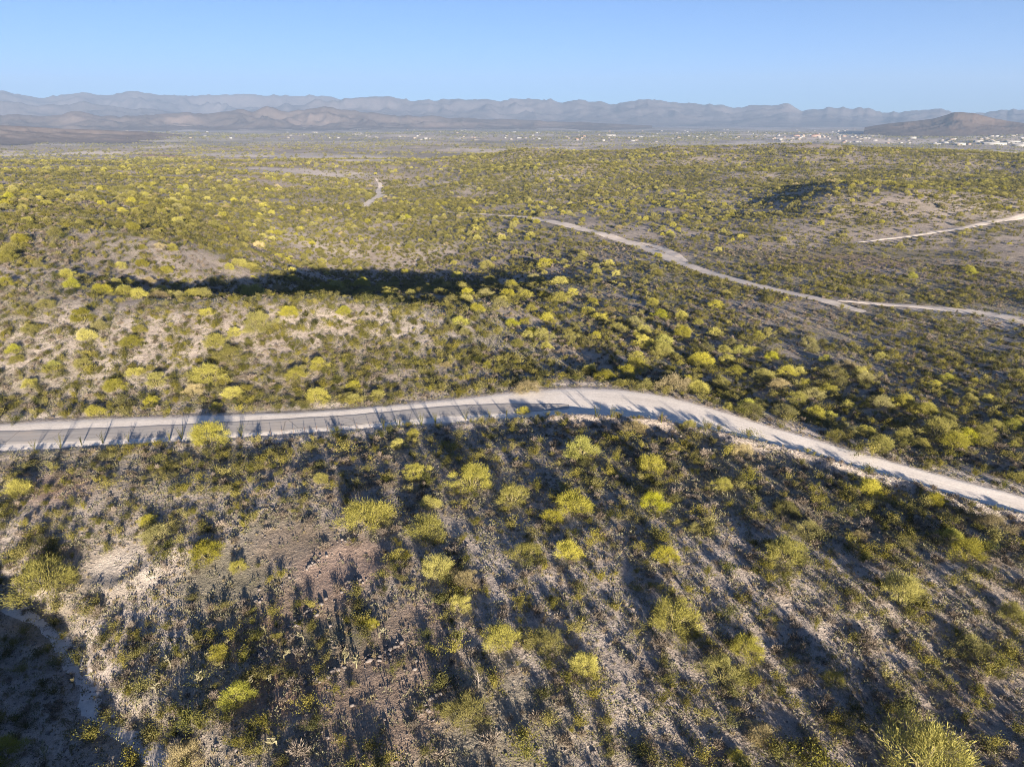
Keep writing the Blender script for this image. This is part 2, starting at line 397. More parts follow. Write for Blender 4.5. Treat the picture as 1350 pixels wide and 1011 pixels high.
def cards(C, D, ln, wd, g):
    """diamond leaf blades: base C, direction D, length ln, width wd"""
    k = len(C); D = norm(D); S = norm(np.cross(D, g.normal(size=(k, 3)))); ln = np.broadcast_to(ln, k)[:, None]; wd = np.broadcast_to(wd, k)[:, None]
    mid = C + D * ln * .5 + np.cross(S, D) * wd * g.uniform(-.3, .3, (k, 1))
    V = np.stack([C, mid + S * wd * .5, C + D * ln, mid - S * wd * .5], 1).reshape(-1, 3)
    return V, np.arange(k * 4).reshape(-1, 4)
def tube(P, rad, sides=5):
    P = np.asarray(P, float); T = norm(np.gradient(P, axis=0)); V = []
    for p, t, r in zip(P, T, rad):
        a = norm(np.cross(t, (.31, .77, .55))); b = np.cross(t, a)
        for s in range(sides):
            th = 2 * math.pi * s / sides; V.append(p + r * (a * math.cos(th) + b * math.sin(th)))
    Fq = [[i * sides + s, i * sides + (s + 1) % sides, (i + 1) * sides + (s + 1) % sides, (i + 1) * sides + s] for i in range(len(P) - 1) for s in range(sides)]
    return np.array(V), np.array(Fq)
def join(parts):
    Vs, Fs, o = [], [], 0
    for V, Fq in parts: Vs.append(V); Fs.append(np.asarray(Fq) + o); o += len(V)
    return np.vstack(Vs), np.vstack(Fs)

# ------------------------------------------------------------------ plants
def make_tree(seed, width=5., height=4., low=.12, lobes=5, clumps=46, per=200):
    g = np.random.default_rng(seed)
    th = g.uniform(0, 2 * math.pi, clumps); ph = np.arccos(g.uniform(-.12, 1, clumps))
    ph0 = g.uniform(0, 6, 3)
    lob = 1 + .24 * np.sin(th * lobes + ph0[0]) + .18 * np.sin(th * 2 + ph0[1]) + .12 * np.sin(th * 7 + ph0[2] + ph * 3)
    rr = g.uniform(.4, 1., clumps) ** .6 * lob
    c = np.stack([np.sin(ph) * np.cos(th) * width / 2 * rr, np.sin(ph) * np.sin(th) * width / 2 * rr, low * height + (height * (1 - low) * .92) * np.maximum(np.cos(ph), .02) ** .8 * g.uniform(.7, 1.05, clumps)], 1)
    root = np.array([0, 0, height * low * .3])
    Cs, Ds, Ls, Ws, Ts = [], [], [], [], []
    limbs = []
    for k in range(clumps):
        r = g.uniform(.09, .17) * width; m = int(per * g.uniform(.6, 1.3))
        off = g.normal(size=(m, 3)) * r * np.array([.5, .5, .38])
        d = norm(c[k] - root) * .9 + np.array([0, 0, .55]) + g.normal(size=(m, 3)) * .55 + off / r * .5
        Cs.append(c[k] + off); Ds.append(d); Ls.append(g.uniform(.05, .105, m) * width); Ws.append(g.uniform(.0042, .0085, m) * width)
        Ts.append(np.repeat(np.clip(g.normal(.5, .3) + g.normal(0, .12, m), 0, 1), 4))
    V, Fq = cards(np.vstack(Cs), np.vstack(Ds), np.concatenate(Ls), np.concatenate(Ws), g)
    stems = 4; parts = []
    for s in range(stems):
        a = 2 * math.pi * s / stems + g.uniform(-.4, .4)
        mid = np.array([math.cos(a) * width * .09, math.sin(a) * width * .09, height * max(low, .2) * 1.0])
        tip = np.array([math.cos(a) * width * .24, math.sin(a) * width * .24, height * .62])
        P = [np.array([math.cos(a) * .05, math.sin(a) * .05, -.25]), mid * .6, mid, (mid + tip) / 2 + g.normal(size=3) * .1, tip]
        parts.append(tube(P, [.13, .11, .09, .065, .03]))
        near_c = c[np.argsort(np.abs(np.angle(np.exp(1j * (th - a)))))[:6]]
        for q in near_c:
            parts.append(tube([mid, (mid + q) / 2 + g.normal(size=3) * .15 + np.array([0, 0, .1]), q], [.06, .04, .015], 4))
    TV, TF = join(parts)
    return (V, Fq, np.concatenate(Ts)), (TV, TF)

def make_creosote(seed, width=2.0, height=1.45, stems=19, per=24, lw=1.):
    g = np.random.default_rng(seed); Cs, Ds, Ls, Ws, Ts = [], [], [], [], []
    for s in range(stems):
        a = g.uniform(0, 6.283); t = abs(g.normal(.0, .62)) if s > 3 else g.uniform(0, .3); t = min(t, 1.25)
        ln = height * g.uniform(.75, 1.1) * (1 + .25 * math.sin(t))
        d = np.array([math.sin(t) * math.cos(a) * width / height / 1.05, math.sin(t) * math.sin(a) * width / height / 1.05, math.cos(t)])
        u = g.uniform(.3, 1, per) ** .7
        p = d * ln * u[:, None] + g.normal(size=(per, 3)) * .09 * width * np.sqrt(u)[:, None]
        p[:, 2] = np.abs(p[:, 2]) + .04
        Cs.append(p); Ds.append(d * .8 + g.normal(size=(per, 3)) * .8); Ls.append(g.uniform(.06, .13, per) * width * .75); Ws.append(g.uniform(.028, .065, per) * width * .75 * lw)
        Ts.append(np.repeat(np.clip(g.normal(.5, .25) + g.normal(0, .15, per), 0, 1), 4))
        for q in range(2):
            Cs.append(d[None] * .0 + g.normal(size=(1, 3)) * .03); Ds.append(d[None] + g.normal(size=(1, 3)) * .12); Ls.append(np.array([ln * .95])); Ws.append(np.array([.03])); Ts.append(np.full(4, .2))
    V, Fq = cards(np.vstack(Cs), np.vstack(Ds), np.concatenate(Ls), np.concatenate(Ws), g)
    return V, Fq, np.concatenate(Ts)

def make_dry(seed, width=1.5, height=.95, stems=34, per=9):
    g = np.random.default_rng(seed); Cs, Ds, Ls, Ws, Ts = [], [], [], [], []
    for s in range(stems):
        a = g.uniform(0, 6.283); t = min(abs(g.normal(0, .7)), 1.35)
        d = np.array([math.sin(t) * math.cos(a) * width / height * .62, math.sin(t) * math.sin(a) * width / height * .62, math.cos(t)])
        ln = height * g.uniform(.8, 1.05)
        Cs.append(np.zeros((1, 3))); Ds.append(d[None]); Ls.append([ln]); Ws.append([.035]); Ts.append(np.full(4, .3))
        u = g.uniform(.35, .95, per)
        Cs.append(d * ln * u[:, None] + np.array([0, 0, .02])); Ds.append(d + g.normal(size=(per, 3)) * .6); Ls.append(g.uniform(.16, .36, per) * width * .8); Ws.append(g.uniform(.02, .042, per) * width)
        Ts.append(np.repeat(np.clip(g.normal(.55, .25, per), 0, 1), 4))
    V, Fq = cards(np.vstack(Cs), np.vstack(Ds), np.concatenate(Ls), np.concatenate(Ws), g)
    V[:, 2] = np.maximum(V[:, 2], -.02)
    return V, Fq, np.concatenate(Ts)

def make_cholla(seed):
    g = np.random.default_rng(seed); parts = [tube([(0, 0, -.1), (.02, 0, .35), (0, .03, .7)], [.07, .08, .07], 6)]; spines = []
    tips = [np.array([0, .02, .7])]
    for k in range(15):
        b = tips[g.integers(0, len(tips))]; d = norm(np.array([*g.normal(size=2), g.uniform(.2, 1.0)])); e = b + d * g.uniform(.22, .38)
        parts.append(tube([b - d * .03, (b + e) / 2 + g.normal(size=3) * .02, e], [.05, .07, .045], 6)); tips.append(e)
        m = 16; u = g.uniform(0, 1, (m, 1)); spines.append((b * (1 - u) + e * u, g.normal(size=(m, 3))))
    V1, F1 = join(parts); C = np.vstack([s[0] for s in spines]); D = np.vstack([s[1] for s in spines])
    V2, F2 = cards(C, D, g.uniform(.12, .18, len(C)), .025, g)
    V, Fq = join([(V1, F1), (V2, F2)])
    return V, Fq, np.r_[np.full(len(V1), .3), np.full(len(V2), .9)]

def make_dome(seed, leaves=26, w=.8, h=.42, ll=.2, lw=.085):
    g = np.random.default_rng(seed); d = norm(g.normal(size=(leaves, 3))); d[:, 2] = np.abs(d[:, 2])
    p = d * np.array([w / 2, w / 2, h]) * g.uniform(.35, .9, (leaves, 1)); p[:, 2] += .01
    V, Fq = cards(p, d + g.normal(size=d.shape) * .5, g.uniform(.7, 1.2, leaves) * ll, g.uniform(.7, 1.3, leaves) * lw, g)
    return V, Fq, np.repeat(g.uniform(.2, .8, leaves), 4)
def make_tuft(seed, leaves=22, h=.4):
    g = np.random.default_rng(seed); d = np.stack([g.normal(size=leaves) * .55, g.normal(size=leaves) * .55, np.ones(leaves)], 1)
    V, Fq = cards(g.normal(size=(leaves, 3)) * np.array([.1, .1, 0]), d, g.uniform(.6, 1.1, leaves) * h, .045, g)
    return V, Fq, np.repeat(g.uniform(.2, .8, leaves), 4)
def make_rock(seed):
    g = np.random.default_rng(seed); t = (1 + 5 ** .5) / 2
    V = np.array([(-1, t, 0), (1, t, 0), (-1, -t, 0), (1, -t, 0), (0, -1, t), (0, 1, t), (0, -1, -t), (0, 1, -t), (t, 0, -1), (t, 0, 1), (-t, 0, -1), (-t, 0, 1)], float)
    Fq = np.array([(0, 11, 5), (0, 5, 1), (0, 1, 7), (0, 7, 10), (0, 10, 11), (1, 5, 9), (5, 11, 4), (11, 10, 2), (10, 7, 6), (7, 1, 8), (3, 9, 4), (3, 4, 2), (3, 2, 6), (3, 6, 8), (3, 8, 9), (4, 9, 5), (2, 4, 11), (6, 2, 10), (8, 6, 7), (9, 8, 1)])
    V = norm(V) * g.uniform(.7, 1.15, (12, 1)) * np.array([1, .8, .6]); V[:, 2] += .25
    return V, Fq, np.full(12, g.uniform())
def spread(templates, pos, scale, rot, name, mats, rnd=None, squash=None):
    """one mesh of many small plants or stones"""
    Vs, Fs, Ts, o = [], [], [], 0
    kind = rng.integers(0, len(templates), len(pos))
    for t, (V, Fq, tint) in enumerate(templates):
        m = np.where(kind == t)[0]
        if not len(m): continue
        c, s = np.cos(rot[m])[:, None], np.sin(rot[m])[:, None]; sc = scale[m][:, None]
        X = (V[None, :, 0] * c - V[None, :, 1] * s) * sc + pos[m, 0:1]; Y = (V[None, :, 0] * s + V[None, :, 1] * c) * sc + pos[m, 1:2]
        Z = V[None, :, 2] * sc * (1 if squash is None else squash[m][:, None]) + pos[m, 2:3]
        Vs.append(np.stack([X, Y, Z], 2).reshape(-1, 3)); Fs.append((Fq[None] + (np.arange(len(m)) * len(V))[:, None, None]).reshape(-1, Fq.shape[1]) + o)
        Ts.append(np.clip(tint[None] * .5 + rng.uniform(0, .5 if rnd is None else rnd, (len(m), 1)) * 1.0, 0, 1).ravel()); o += len(m) * len(V)
    return link(name, mesh_from(name, np.vstack(Vs), np.vstack(Fs), mats, np.concatenate(Ts)))

# ------------------------------------------------------------------ ground sheet with its colour zones
tone = np.zeros(GX.shape + (4,), np.float32); tone[..., 3] = 1
pn = fbm(GX / 22, GY / 22, 61, 4); pn2 = fbm(GX / 60, GY / 60, 67, 3)
def blob(P, grow=1.0):
    """soft ground patch round pixel points (px, py, radius across m, radius along m, strength)"""
    s = np.zeros(GX.shape, np.float32); Q = at([p[:2] for p in P])
    for (x, y), p in zip(Q, P):
        d = np.hypot((GX - x) / p[2], (GY - y) / p[3]) + pn * .45
        s = np.maximum(s, p[4] * (1 - sstep(.55, 1.15, d)))
    return s
pale = .10 + (.32 * sstep(.0, .5, pn) + .2 * sstep(0, .5, pn2)) * (1 - .6 * sstep(150, 350, GR))
pale_patch = blob([(60, 430, 40, 40, .3), (200, 430, 45, 45, .25), (100, 500, 40, 14, .35), (350, 480, 40, 20, .25), (600, 440, 22, 28, .45), (660, 470, 16, 18, .65), (560, 420, 14, 16, .6), (740, 500, 16, 12, .6), (620, 325, 50, 20, .3),
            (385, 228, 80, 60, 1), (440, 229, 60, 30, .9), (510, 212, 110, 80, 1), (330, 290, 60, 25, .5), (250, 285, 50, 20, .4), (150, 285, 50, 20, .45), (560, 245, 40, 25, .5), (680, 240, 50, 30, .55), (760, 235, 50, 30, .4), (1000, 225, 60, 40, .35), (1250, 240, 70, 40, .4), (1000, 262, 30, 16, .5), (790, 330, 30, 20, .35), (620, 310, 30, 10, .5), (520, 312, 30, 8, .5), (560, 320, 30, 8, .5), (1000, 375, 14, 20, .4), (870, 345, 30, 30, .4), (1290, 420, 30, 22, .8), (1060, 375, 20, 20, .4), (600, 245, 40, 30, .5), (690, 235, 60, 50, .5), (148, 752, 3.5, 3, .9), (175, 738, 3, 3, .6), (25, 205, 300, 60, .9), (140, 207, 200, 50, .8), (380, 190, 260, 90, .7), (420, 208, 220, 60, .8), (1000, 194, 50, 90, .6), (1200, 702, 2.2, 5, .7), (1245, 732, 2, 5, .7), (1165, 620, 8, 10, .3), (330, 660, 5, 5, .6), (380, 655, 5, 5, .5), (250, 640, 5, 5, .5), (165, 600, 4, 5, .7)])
pale = np.clip(np.maximum(pale, pale_patch), 0, 1)  # pale bare soil patches over the base tone
rd = blob([(455, 742, 8, 6, .5), (400, 795, 7, 5, .5), (340, 840, 5, 4, .7), (370, 900, 6, 5, .7), (520, 890, 6, 6, .5), (80, 640, 9, 8, .55), (500, 930, 6, 7, .5), (1100, 345, 40, 25, .45), (230, 206, 120, 30, .9), (380, 715, 7, 6, .35), (545, 830, 5, 6, .4)])
gr = blob([(370, 710, 9, 7, .5), (290, 760, 8, 8, .6), (420, 850, 7, 7, .6), (590, 960, 12, 8, .45), (320, 800, 8, 7, .5), (1050, 340, 60, 22, .7), (1250, 385, 50, 30, .5), (480, 850, 8, 8, .4), (1150, 335, 60, 25, .5)])
gr = np.maximum(gr, .35 * sstep(.05, .5, fbm(GX / 30, GY / 30, 93, 3)) * (GR < 2500))
plain = sstep(1300, 2200, GR)
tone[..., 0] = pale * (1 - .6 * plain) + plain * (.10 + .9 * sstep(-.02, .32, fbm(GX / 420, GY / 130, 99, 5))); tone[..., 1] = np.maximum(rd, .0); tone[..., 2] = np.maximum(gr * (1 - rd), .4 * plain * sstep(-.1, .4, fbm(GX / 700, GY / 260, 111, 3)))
tone[..., 0] = np.maximum(tone[..., 0], .8 * (1 - sstep(0, 5, edge + pn * 4)))
tone[..., 0] = np.maximum(tone[..., 0], .3 * (1 - sstep(1.0, 2.2, wd)))
ny, nx = GX.shape
idx = np.arange(nx * ny).reshape(ny, nx)
quads = np.stack([idx[:-1, :-1], idx[:-1, 1:], idx[1:, 1:], idx[1:, :-1]], -1).reshape(-1, 4)
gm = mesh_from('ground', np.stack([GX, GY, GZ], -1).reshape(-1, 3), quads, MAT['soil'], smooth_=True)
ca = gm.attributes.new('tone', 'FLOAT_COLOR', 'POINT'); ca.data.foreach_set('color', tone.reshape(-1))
tag(link('ground', gm), kind='structure')

# ------------------------------------------------------------------ road and tracks
def strip(name, A, B, mat, lift, across=9, wob=.5, kind='structure', freq=3., ends=True):
    n = len(A); u = np.linspace(0, 1, across); w = np.hypot(*(A - B)[:, :2].T)
    dist = np.r_[0, np.cumsum(np.hypot(*np.diff(A[:, :2], axis=0).T))]
    na = fbm(dist / freq, dist * 0 + lift * 90, 5, 3) * wob; nb = fbm(dist / freq, dist * 0 + 40 + lift * 90, 6, 3) * wob
    dirn = norm(B[:, :2] - A[:, :2]); A2 = A[:, :2] - dirn * na[:, None]; B2 = B[:, :2] + dirn * nb[:, None]
    P = A2[:, None] * (1 - u)[None, :, None] + B2[:, None] * u[None, :, None]
    z = hz(P[..., 0], P[..., 1]) + lift
    z[:, 0] -= lift + .06; z[:, -1] -= lift + .06
    if ends: z[0] -= lift + .06; z[-1] -= lift + .06
    V = np.concatenate([P, z[..., None]], 2).reshape(-1, 3); id_ = np.arange(n * across).reshape(n, across)
    q = np.stack([id_[:-1, :-1], id_[1:, :-1], id_[1:, 1:], id_[:-1, 1:]], -1).reshape(-1, 4)
    me = mesh_from(name, V, q[:, ::-1], mat, smooth_=True)
    uv = me.uv_layers.new(name='along'); UV = np.stack([np.broadcast_to(u[None] , (n, across)), np.broadcast_to(dist[:, None], (n, across))], 2).reshape(-1, 2)
    uv.data.foreach_set('uv', UV[q[:, ::-1].ravel()].astype(np.float32).ravel())
    return tag(link(name, me), kind=kind)
strip('road_shoulder', near_e, far_e, MAT['sand'], .05, 13, .5)
AP = [(-150, 594, 571), (0, 588, 567), (110, 583, 563.5), (260, 576, 557), (390, 569, 549.5), (480, 563, 545), (555, 552.5, 537), (602, 549.5, 532.5), (650, 547, 530.5), (690, 545, 530), (735, 541, 531), (760, 538, 533)]
za = lambda p: float(np.interp(p, [r[0] for r in RP], [r[3] for r in RP]))
strip('asphalt_road', smooth([(*on_level(a, b, za(a)), 0) for a, b, c in AP], 220), smooth([(*on_level(a, c, za(a)), 0) for a, b, c in AP], 220), MAT['asphalt'], .085, 9, .22, freq=1.5)
def track(name, P, width, mat='track', lift=.12, n=160, wob=.5):
    L_ = smooth(at(P), n); T_ = norm(np.gradient(L_, axis=0)); Nn = np.stack([-T_[:, 1], T_[:, 0]], 1)
    w = np.interp(np.linspace(0, 1, n), np.linspace(0, 1, len(width)), width)[:, None] / 2
    return strip(name, L_ + Nn * w, L_ - Nn * w, MAT[mat], lift, 7, wob, freq=4), L_
TRACKS = []
for P, w, mt in (
    ([(655, 284), (690, 285), (720, 291), (760, 300), (800, 310), (840, 322), (870, 335), (900, 348), (940, 361), (985, 374), (1030, 384), (1075, 392), (1105, 401), (1145, 413)], (4, 7, 10, 11, 9, 9, 8, 8, 8, 6), 'track'),
    ([(830, 318), (860, 322), (885, 333), (905, 345)], (3, 6, 7, 4), 'track'),
    ([(1100, 396), (1140, 399), (1180, 402), (1225, 406), (1270, 409), (1310, 414), (1355, 424), (1440, 440)], (3, 5, 6, 8, 10, 14, 17, 18), 'track'),
    ([(482, 273), (490, 266), (503, 259), (500, 251), (504, 244), (499, 239), (495, 235)], (11, 11, 10, 9, 9, 6, 3), 'track'),
    ([(505, 259), (530, 254)], (5, 3), 'track'),
    ([(1125, 320), (1165, 315), (1210, 310), (1260, 303), (1310, 293), (1360, 281), (1440, 262)], (2, 4, 6, 6, 7, 7, 7), 'track'),
    ([(655, 284), (640, 282), (615, 281), (585, 279)], (3, 3, 2.5, 1.5), 'track')):
    TRACKS.append(track('dirt_track', P, w, mt)[1])
wl = smooth(WASH, 120); T_ = norm(np.gradient(wl, axis=0)); Nn = np.stack([-T_[:, 1], T_[:, 0]], 1)
strip('sandy_wash_path', wl + Nn * 1.05, wl - Nn * 1.05, MAT['wash'], .03, 7, .7)

# ------------------------------------------------------------------ where plants stand
bare = np.zeros(GX.shape, np.float32)
bare = np.maximum(bare, 1 - sstep(-.3, 1.2, edge + pn * 1.2))
for L_ in TRACKS:
    bx = (GX > L_[:, 0].min() - 15) & (GX < L_[:, 0].max() + 15) & (GY > L_[:, 1].min() - 15) & (GY < L_[:, 1].max() + 15)
    dd, _ = line_dist(GX[bx], GY[bx], L_); bare[bx] = np.maximum(bare[bx], 1 - sstep(2.5, 4.5, dd))
bare = np.maximum(bare, .9 * (1 - sstep(.2, 1.0, wd)))
bare = np.maximum(bare, blob([(150, 750, 4, 3.5, .95), (380, 718, 10, 6, .85), (310, 755, 7, 6, .7), (455, 742, 8, 6, .9), (515, 875, 6, 7, .7), (400, 795, 7, 5, .7), (545, 825, 5, 5, .6), (500, 930, 4, 5, .6), (385, 228, 75, 55, .85), (510, 212, 105, 75, .95), (600, 960, 7, 4, .4)]))
def fieldat(Fd, x, y):
    i = np.clip(np.searchsorted(XS, x), 0, nx - 1); j = np.clip(np.searchsorted(YS, y), 0, ny - 1); return Fd[j, i]
def scatter(dens, r0, r1, azmax=47, mod=None, weight=None):
    """random points of density dens per square metre between two distances of the camera's foot"""
    a = R(azmax); area = a * (r1 * r1 - r0 * r0); k = int(area * dens)
    az = rng.uniform(-a, a, k); r = np.sqrt(rng.uniform(r0 * r0, r1 * r1, k)); x, y = r * np.sin(az), r * np.cos(az)
    p = 1 - fieldat(bare, x, y)
    if mod is not None: p = p * np.clip((.78 + 1.3 * fbm(x / mod, y / mod, 131, 3)) if r1 < 200 else (.72 + 1.9 * fbm(x / mod, y / mod, 131, 3)), .2, 1)
    if weight is not None: p = p * weight(x, y)
    m = rng.uniform(0, 1, k) < p
    return np.stack([x[m], y[m]], 1)
def inpoly(x, y, P):
    r = np.zeros(x.shape, bool); n = len(P)
    for i in range(n):
        x1, y1 = P[i]; x2, y2 = P[(i + 1) % n]
        c = ((y1 > y) != (y2 > y)); r ^= c & (x < (x2 - x1) * (y - y1) / (y2 - y1 + 1e-12) + x1)
    return r
zone = lambda P: at(P)
Z_FORE = zone([(-60, 600), (300, 580), (600, 560), (800, 550), (900, 562), (1100, 610), (1400, 690), (1500, 1080), (700, 1080), (-150, 1080)])
Z_SLOPE = zone([(-60, 550), (300, 545), (600, 522), (700, 512), (780, 500), (700, 450), (640, 400), (560, 392), (300, 396), (-60, 410)])
Z_PALE = zone([(460, 400), (620, 400), (700, 450), (790, 500), (620, 515), (520, 470)])
Z_BELT = zone([(590, 378), (700, 370), (880, 400), (1000, 440), (1150, 490), (1350, 560), (1420, 660), (1200, 610), (1000, 550), (850, 500), (760, 465), (660, 410)])
Z_FLAT = zone([(760, 305), (1000, 320), (1450, 300), (1450, 540), (1200, 480), (1000, 430), (880, 385)])
def tree_weight(x, y):
    w = np.full(x.shape, .8)
    w[inpoly(x, y, Z_FORE)] = 0.0; w[inpoly(x, y, Z_SLOPE)] = .10; w[inpoly(x, y, Z_PALE)] = .0; w[inpoly(x, y, Z_FLAT)] = .10; w[inpoly(x, y, Z_BELT)] = .45
    return w

Z_SUN = zone([(180, 262), (620, 255), (660, 335), (470, 335), (330, 340), (180, 345)])
# trees read one by one from the photograph: (px, py of the foot, crown width in px)
TREES = [(25, 650, 28), (62, 775, 72), (207, 712, 36), (273, 736, 38), (315, 750, 20), (276, 584, 40), (424, 636, 18), (483, 690, 60), (549, 628, 30), (622, 645, 44), (564, 706, 48), (567, 668, 26), (675, 665, 38),
 (578, 758, 38), (612, 770, 34), (608, 802, 28), (527, 590, 18), (766, 603, 38), (836, 570, 26), (857, 621, 30), (756, 672, 46), (728, 686, 26), (864, 670, 32), (951, 645, 22), (916, 700, 20), (693, 734, 38), (750, 732, 34),
 (877, 738, 28), (907, 563, 17), (978, 600, 25), (1146, 652, 34), (1231, 667, 25), (1036, 677, 30), (1062, 703, 32), (1034, 738, 46), (1252, 712, 28), (1271, 734, 42), (1184, 796, 50), (1308, 700, 38), (1335, 815, 34), (1282, 858, 40),
 (660, 850, 40), (619, 946, 48), (489, 826, 18), (889, 826, 58), (723, 852, 42), (771, 884, 34), (984, 862, 40), (950, 896, 48), (1004, 974, 36), (970, 1002, 22), (1213, 1024, 104), (313, 925, 40), (8, 1000, 44), (243, 1008, 46), (290, 866, 28), (545, 575, 16), (195, 690, 20), (690, 545, 14), (1100, 900, 26), (1130, 710, 20)]
MID = [(0, 300, .3704, [(165, 285, 70), (300, 335, 90), (310, 400, 80), (470, 425, 80), (500, 375, 60), (110, 375, 70), (300, 495, 70), (190, 500, 60), (110, 565, 60), (410, 580, 80), (540, 632, 60), (560, 565, 80), (690, 595, 80), (750, 550, 130), (770, 425, 90), (840, 385, 60), (930, 370, 120), (820, 470, 110), (1050, 540, 95), (1140, 505, 70), (1260, 572, 50), (1130, 620, 90), (1260, 622, 60), (1340, 600, 50), (830, 605, 80), (1225, 308, 55), (1030, 315, 70), (740, 310, 60), (340, 665, 80), (900, 250, 100), (1020, 238, 50), (1160, 240, 90), (1200, 220, 60), (1290, 212, 70), (720, 230, 60), (575, 228, 50), (450, 200, 50), (410, 212, 50), (530, 198, 50), (430, 145, 50), (505, 140, 50), (590, 165, 50), (625, 228, 50), (775, 208, 60), (850, 140, 60), (20, 210, 55), (60, 480, 60), (480, 525, 70), (770, 645, 50), (50, 445, 60)]),
 (425, 300, .3704, [(585, 145, 60), (420, 205, 60), (480, 180, 50), (500, 225, 60), (600, 208, 70), (675, 215, 60), (755, 190, 60), (845, 202, 60), (660, 252, 60), (720, 252, 60), (790, 252, 50), (845, 268, 70), (890, 245, 50), (550, 300, 60), (630, 285, 60), (740, 298, 50), (800, 332, 60), (720, 342, 40), (490, 345, 65), (505, 380, 50), (695, 425, 52), (790, 142, 60), (945, 310, 60), (990, 328, 60), (1020, 302, 50), (1105, 345, 70), (1140, 378, 60), (1140, 425, 70), (1120, 470, 55), (1200, 322, 50), (1215, 455, 75), (1280, 390, 60), (1330, 490, 70), (970, 398, 45), (1250, 580, 110), (1335, 580, 80), (1175, 278, 50), (110, 570, 50), (200, 605, 55), (100, 612, 60), (75, 310, 55), (440, 495, 40), (730, 585, 90), (230, 225, 55), (130, 215, 60), (50, 225, 70), (360, 215, 40), (585, 500, 40)]),
 (850, 300, .3704, [(250, 288, 60), (25, 280, 50), (50, 322, 60), (130, 325, 50), (190, 345, 40), (135, 390, 70), (245, 385, 65), (400, 400, 60), (440, 382, 45), (70, 420, 80), (60, 455, 80), (285, 445, 60), (340, 450, 60), (375, 445, 50), (200, 492, 90), (320, 525, 70), (290, 482, 60), (420, 545, 90), (500, 530, 90), (545, 525, 60), (190, 590, 90), (270, 562, 60), (480, 575, 80), (540, 628, 80), (650, 597, 80), (700, 568, 70), (715, 505, 80), (670, 532, 80), (840, 640, 80), (920, 640, 80), (1010, 652, 60), (1070, 545, 60), (785, 740, 80), (680, 757, 80), (600, 690, 90), (660, 682, 60), (840, 790, 90), (920, 757, 80), (1040, 750, 150), (980, 780, 80), (1100, 785, 110), (1150, 765, 90), (1240, 720, 70), (1300, 715, 70), (1130, 662, 45), (1310, 780, 50), (1200, 770, 70), (720, 640, 60), (780, 640, 50), (450, 470, 50), (1080, 690, 60), (640, 480, 50), (1220, 620, 50), (1330, 690, 50)])]
tl = [(a, b, w, 1) for a, b, w in TREES]
for ox, oy, s, lst in MID: tl += [(ox + a * s, oy + b * s, w * s * .86, 0) for a, b, w in lst]
tl = np.array(tl); TP = at(tl[:, :2]); tz = hz(TP[:, 0], TP[:, 1])
slant = np.sqrt(TP[:, 0] ** 2 + TP[:, 1] ** 2 + (CAM_Z - tz) ** 2)
tdep = TP[:, 1] * cp + (CAM_Z - tz) * sp
TWID = np.clip(tl[:, 2] * tdep / F * np.where(tl[:, 3] > 0, 1.05, .98), 1.4, 9.5)
slope_w = lambda x, y: inpoly(x, y, Z_SLOPE) * .9
Z_RIDGE = zone([(560, 205), (700, 199), (900, 196), (1100, 197), (1400, 205), (1420, 285), (1150, 300), (1000, 290), (850, 285), (640, 270)])
ridge_w = lambda x, y: inpoly(x, y, Z_RIDGE) * 1.0
sun_w = lambda x, y: inpoly(x, y, Z_SUN) * 1.0
sc_pos = np.vstack([scatter(.008, 420, 1500, 44, 60, ridge_w), scatter(.006, 200, 700, 46, None, sun_w), scatter(.017, 120, 900, 46, 55, tree_weight), scatter(.011, 900, 1650, 43, 80, tree_weight)])
dmin = np.array([np.min(np.hypot(TP[:, 0] - x, TP[:, 1] - y)) for x, y in sc_pos]); sc_pos = sc_pos[dmin > 4]
sc_z = hz(sc_pos[:, 0], sc_pos[:, 1]); ppx, ppy = project(sc_pos[:, 0], sc_pos[:, 1], sc_z)
order = np.argsort(np.hypot(sc_pos[:, 0], sc_pos[:, 1]) + np.where((ppx > 0) & (ppx < 1350), 0, 5000))
n_ind = max(0, 300 - len(TP)); ind, rest = order[:n_ind], order[n_ind:]

# ------------------------------------------------------------------ labels built from landmarks
MARKS = [('the bend of the pale road', 790, 528), ('the end of the asphalt', 715, 540), ('the wire fence by the asphalt', 420, 570), ('the broad tree by the wash', 60, 765), ('the bare-trunked tree', 1184, 790),
 ('the widest tree', 1209, 1005), ('the fresh green tree', 313, 920), ('the cream cut bank', 150, 755), ('the curved stone terrace wall', 480, 768), ('the thin upper terrace line', 430, 738), ('the shaded wash', 110, 890),
 ('the tree on the berm', 907, 560), ('the lemon green tree', 864, 665), ('the twin round trees', 595, 762), ('the two olive trees', 965, 875), ('the big tree above the terraces', 483, 685), ('the tree shading the asphalt', 276, 582),
 ('the bleached snag', 628, 900), ('the shaded ravine', 480, 365), ('the sandy wash crossing the valley', 1300, 418), ('the pale track through the valley', 900, 350), ('the lone tree on the pale slope', 682, 455), ('the brown clump behind the bend', 890, 512), ('the thicket over the descending road', 1240, 575), ('the brown clump above the shoulder', 697, 515),
 ('the crest of the hill', 333, 390), ('the pale hillside', 100, 450), ('the upper hillside', 40, 340), ('the open valley flat', 1150, 350), ('the faint ridge track', 1220, 310), ('the lowest terrace wall', 590, 920), ('the paired gravel slope trees', 1048, 690), ('the leafy roadside pair', 1262, 722), ('the descending stretch of road', 1150, 620), ('the asphalt near its far end', 40, 580), ('the domed tree', 889, 815),
 ('the dense trees in the valley', 800, 400), ('the stony slope', 800, 780), ('the gravel slope corner', 1320, 900), ('the grassy terrace', 375, 710), ('the third terrace wall', 440, 885), ('the big yellow tree', 756, 662), ('the row of trees on the crest', 470, 378), ('the roadside scrub', 540, 580), ('the wash outlet', 200, 1000), ('the gravel knoll', 720, 960), ('the sunny plateau', 350, 290), ('the valley scrub', 1000, 480)]
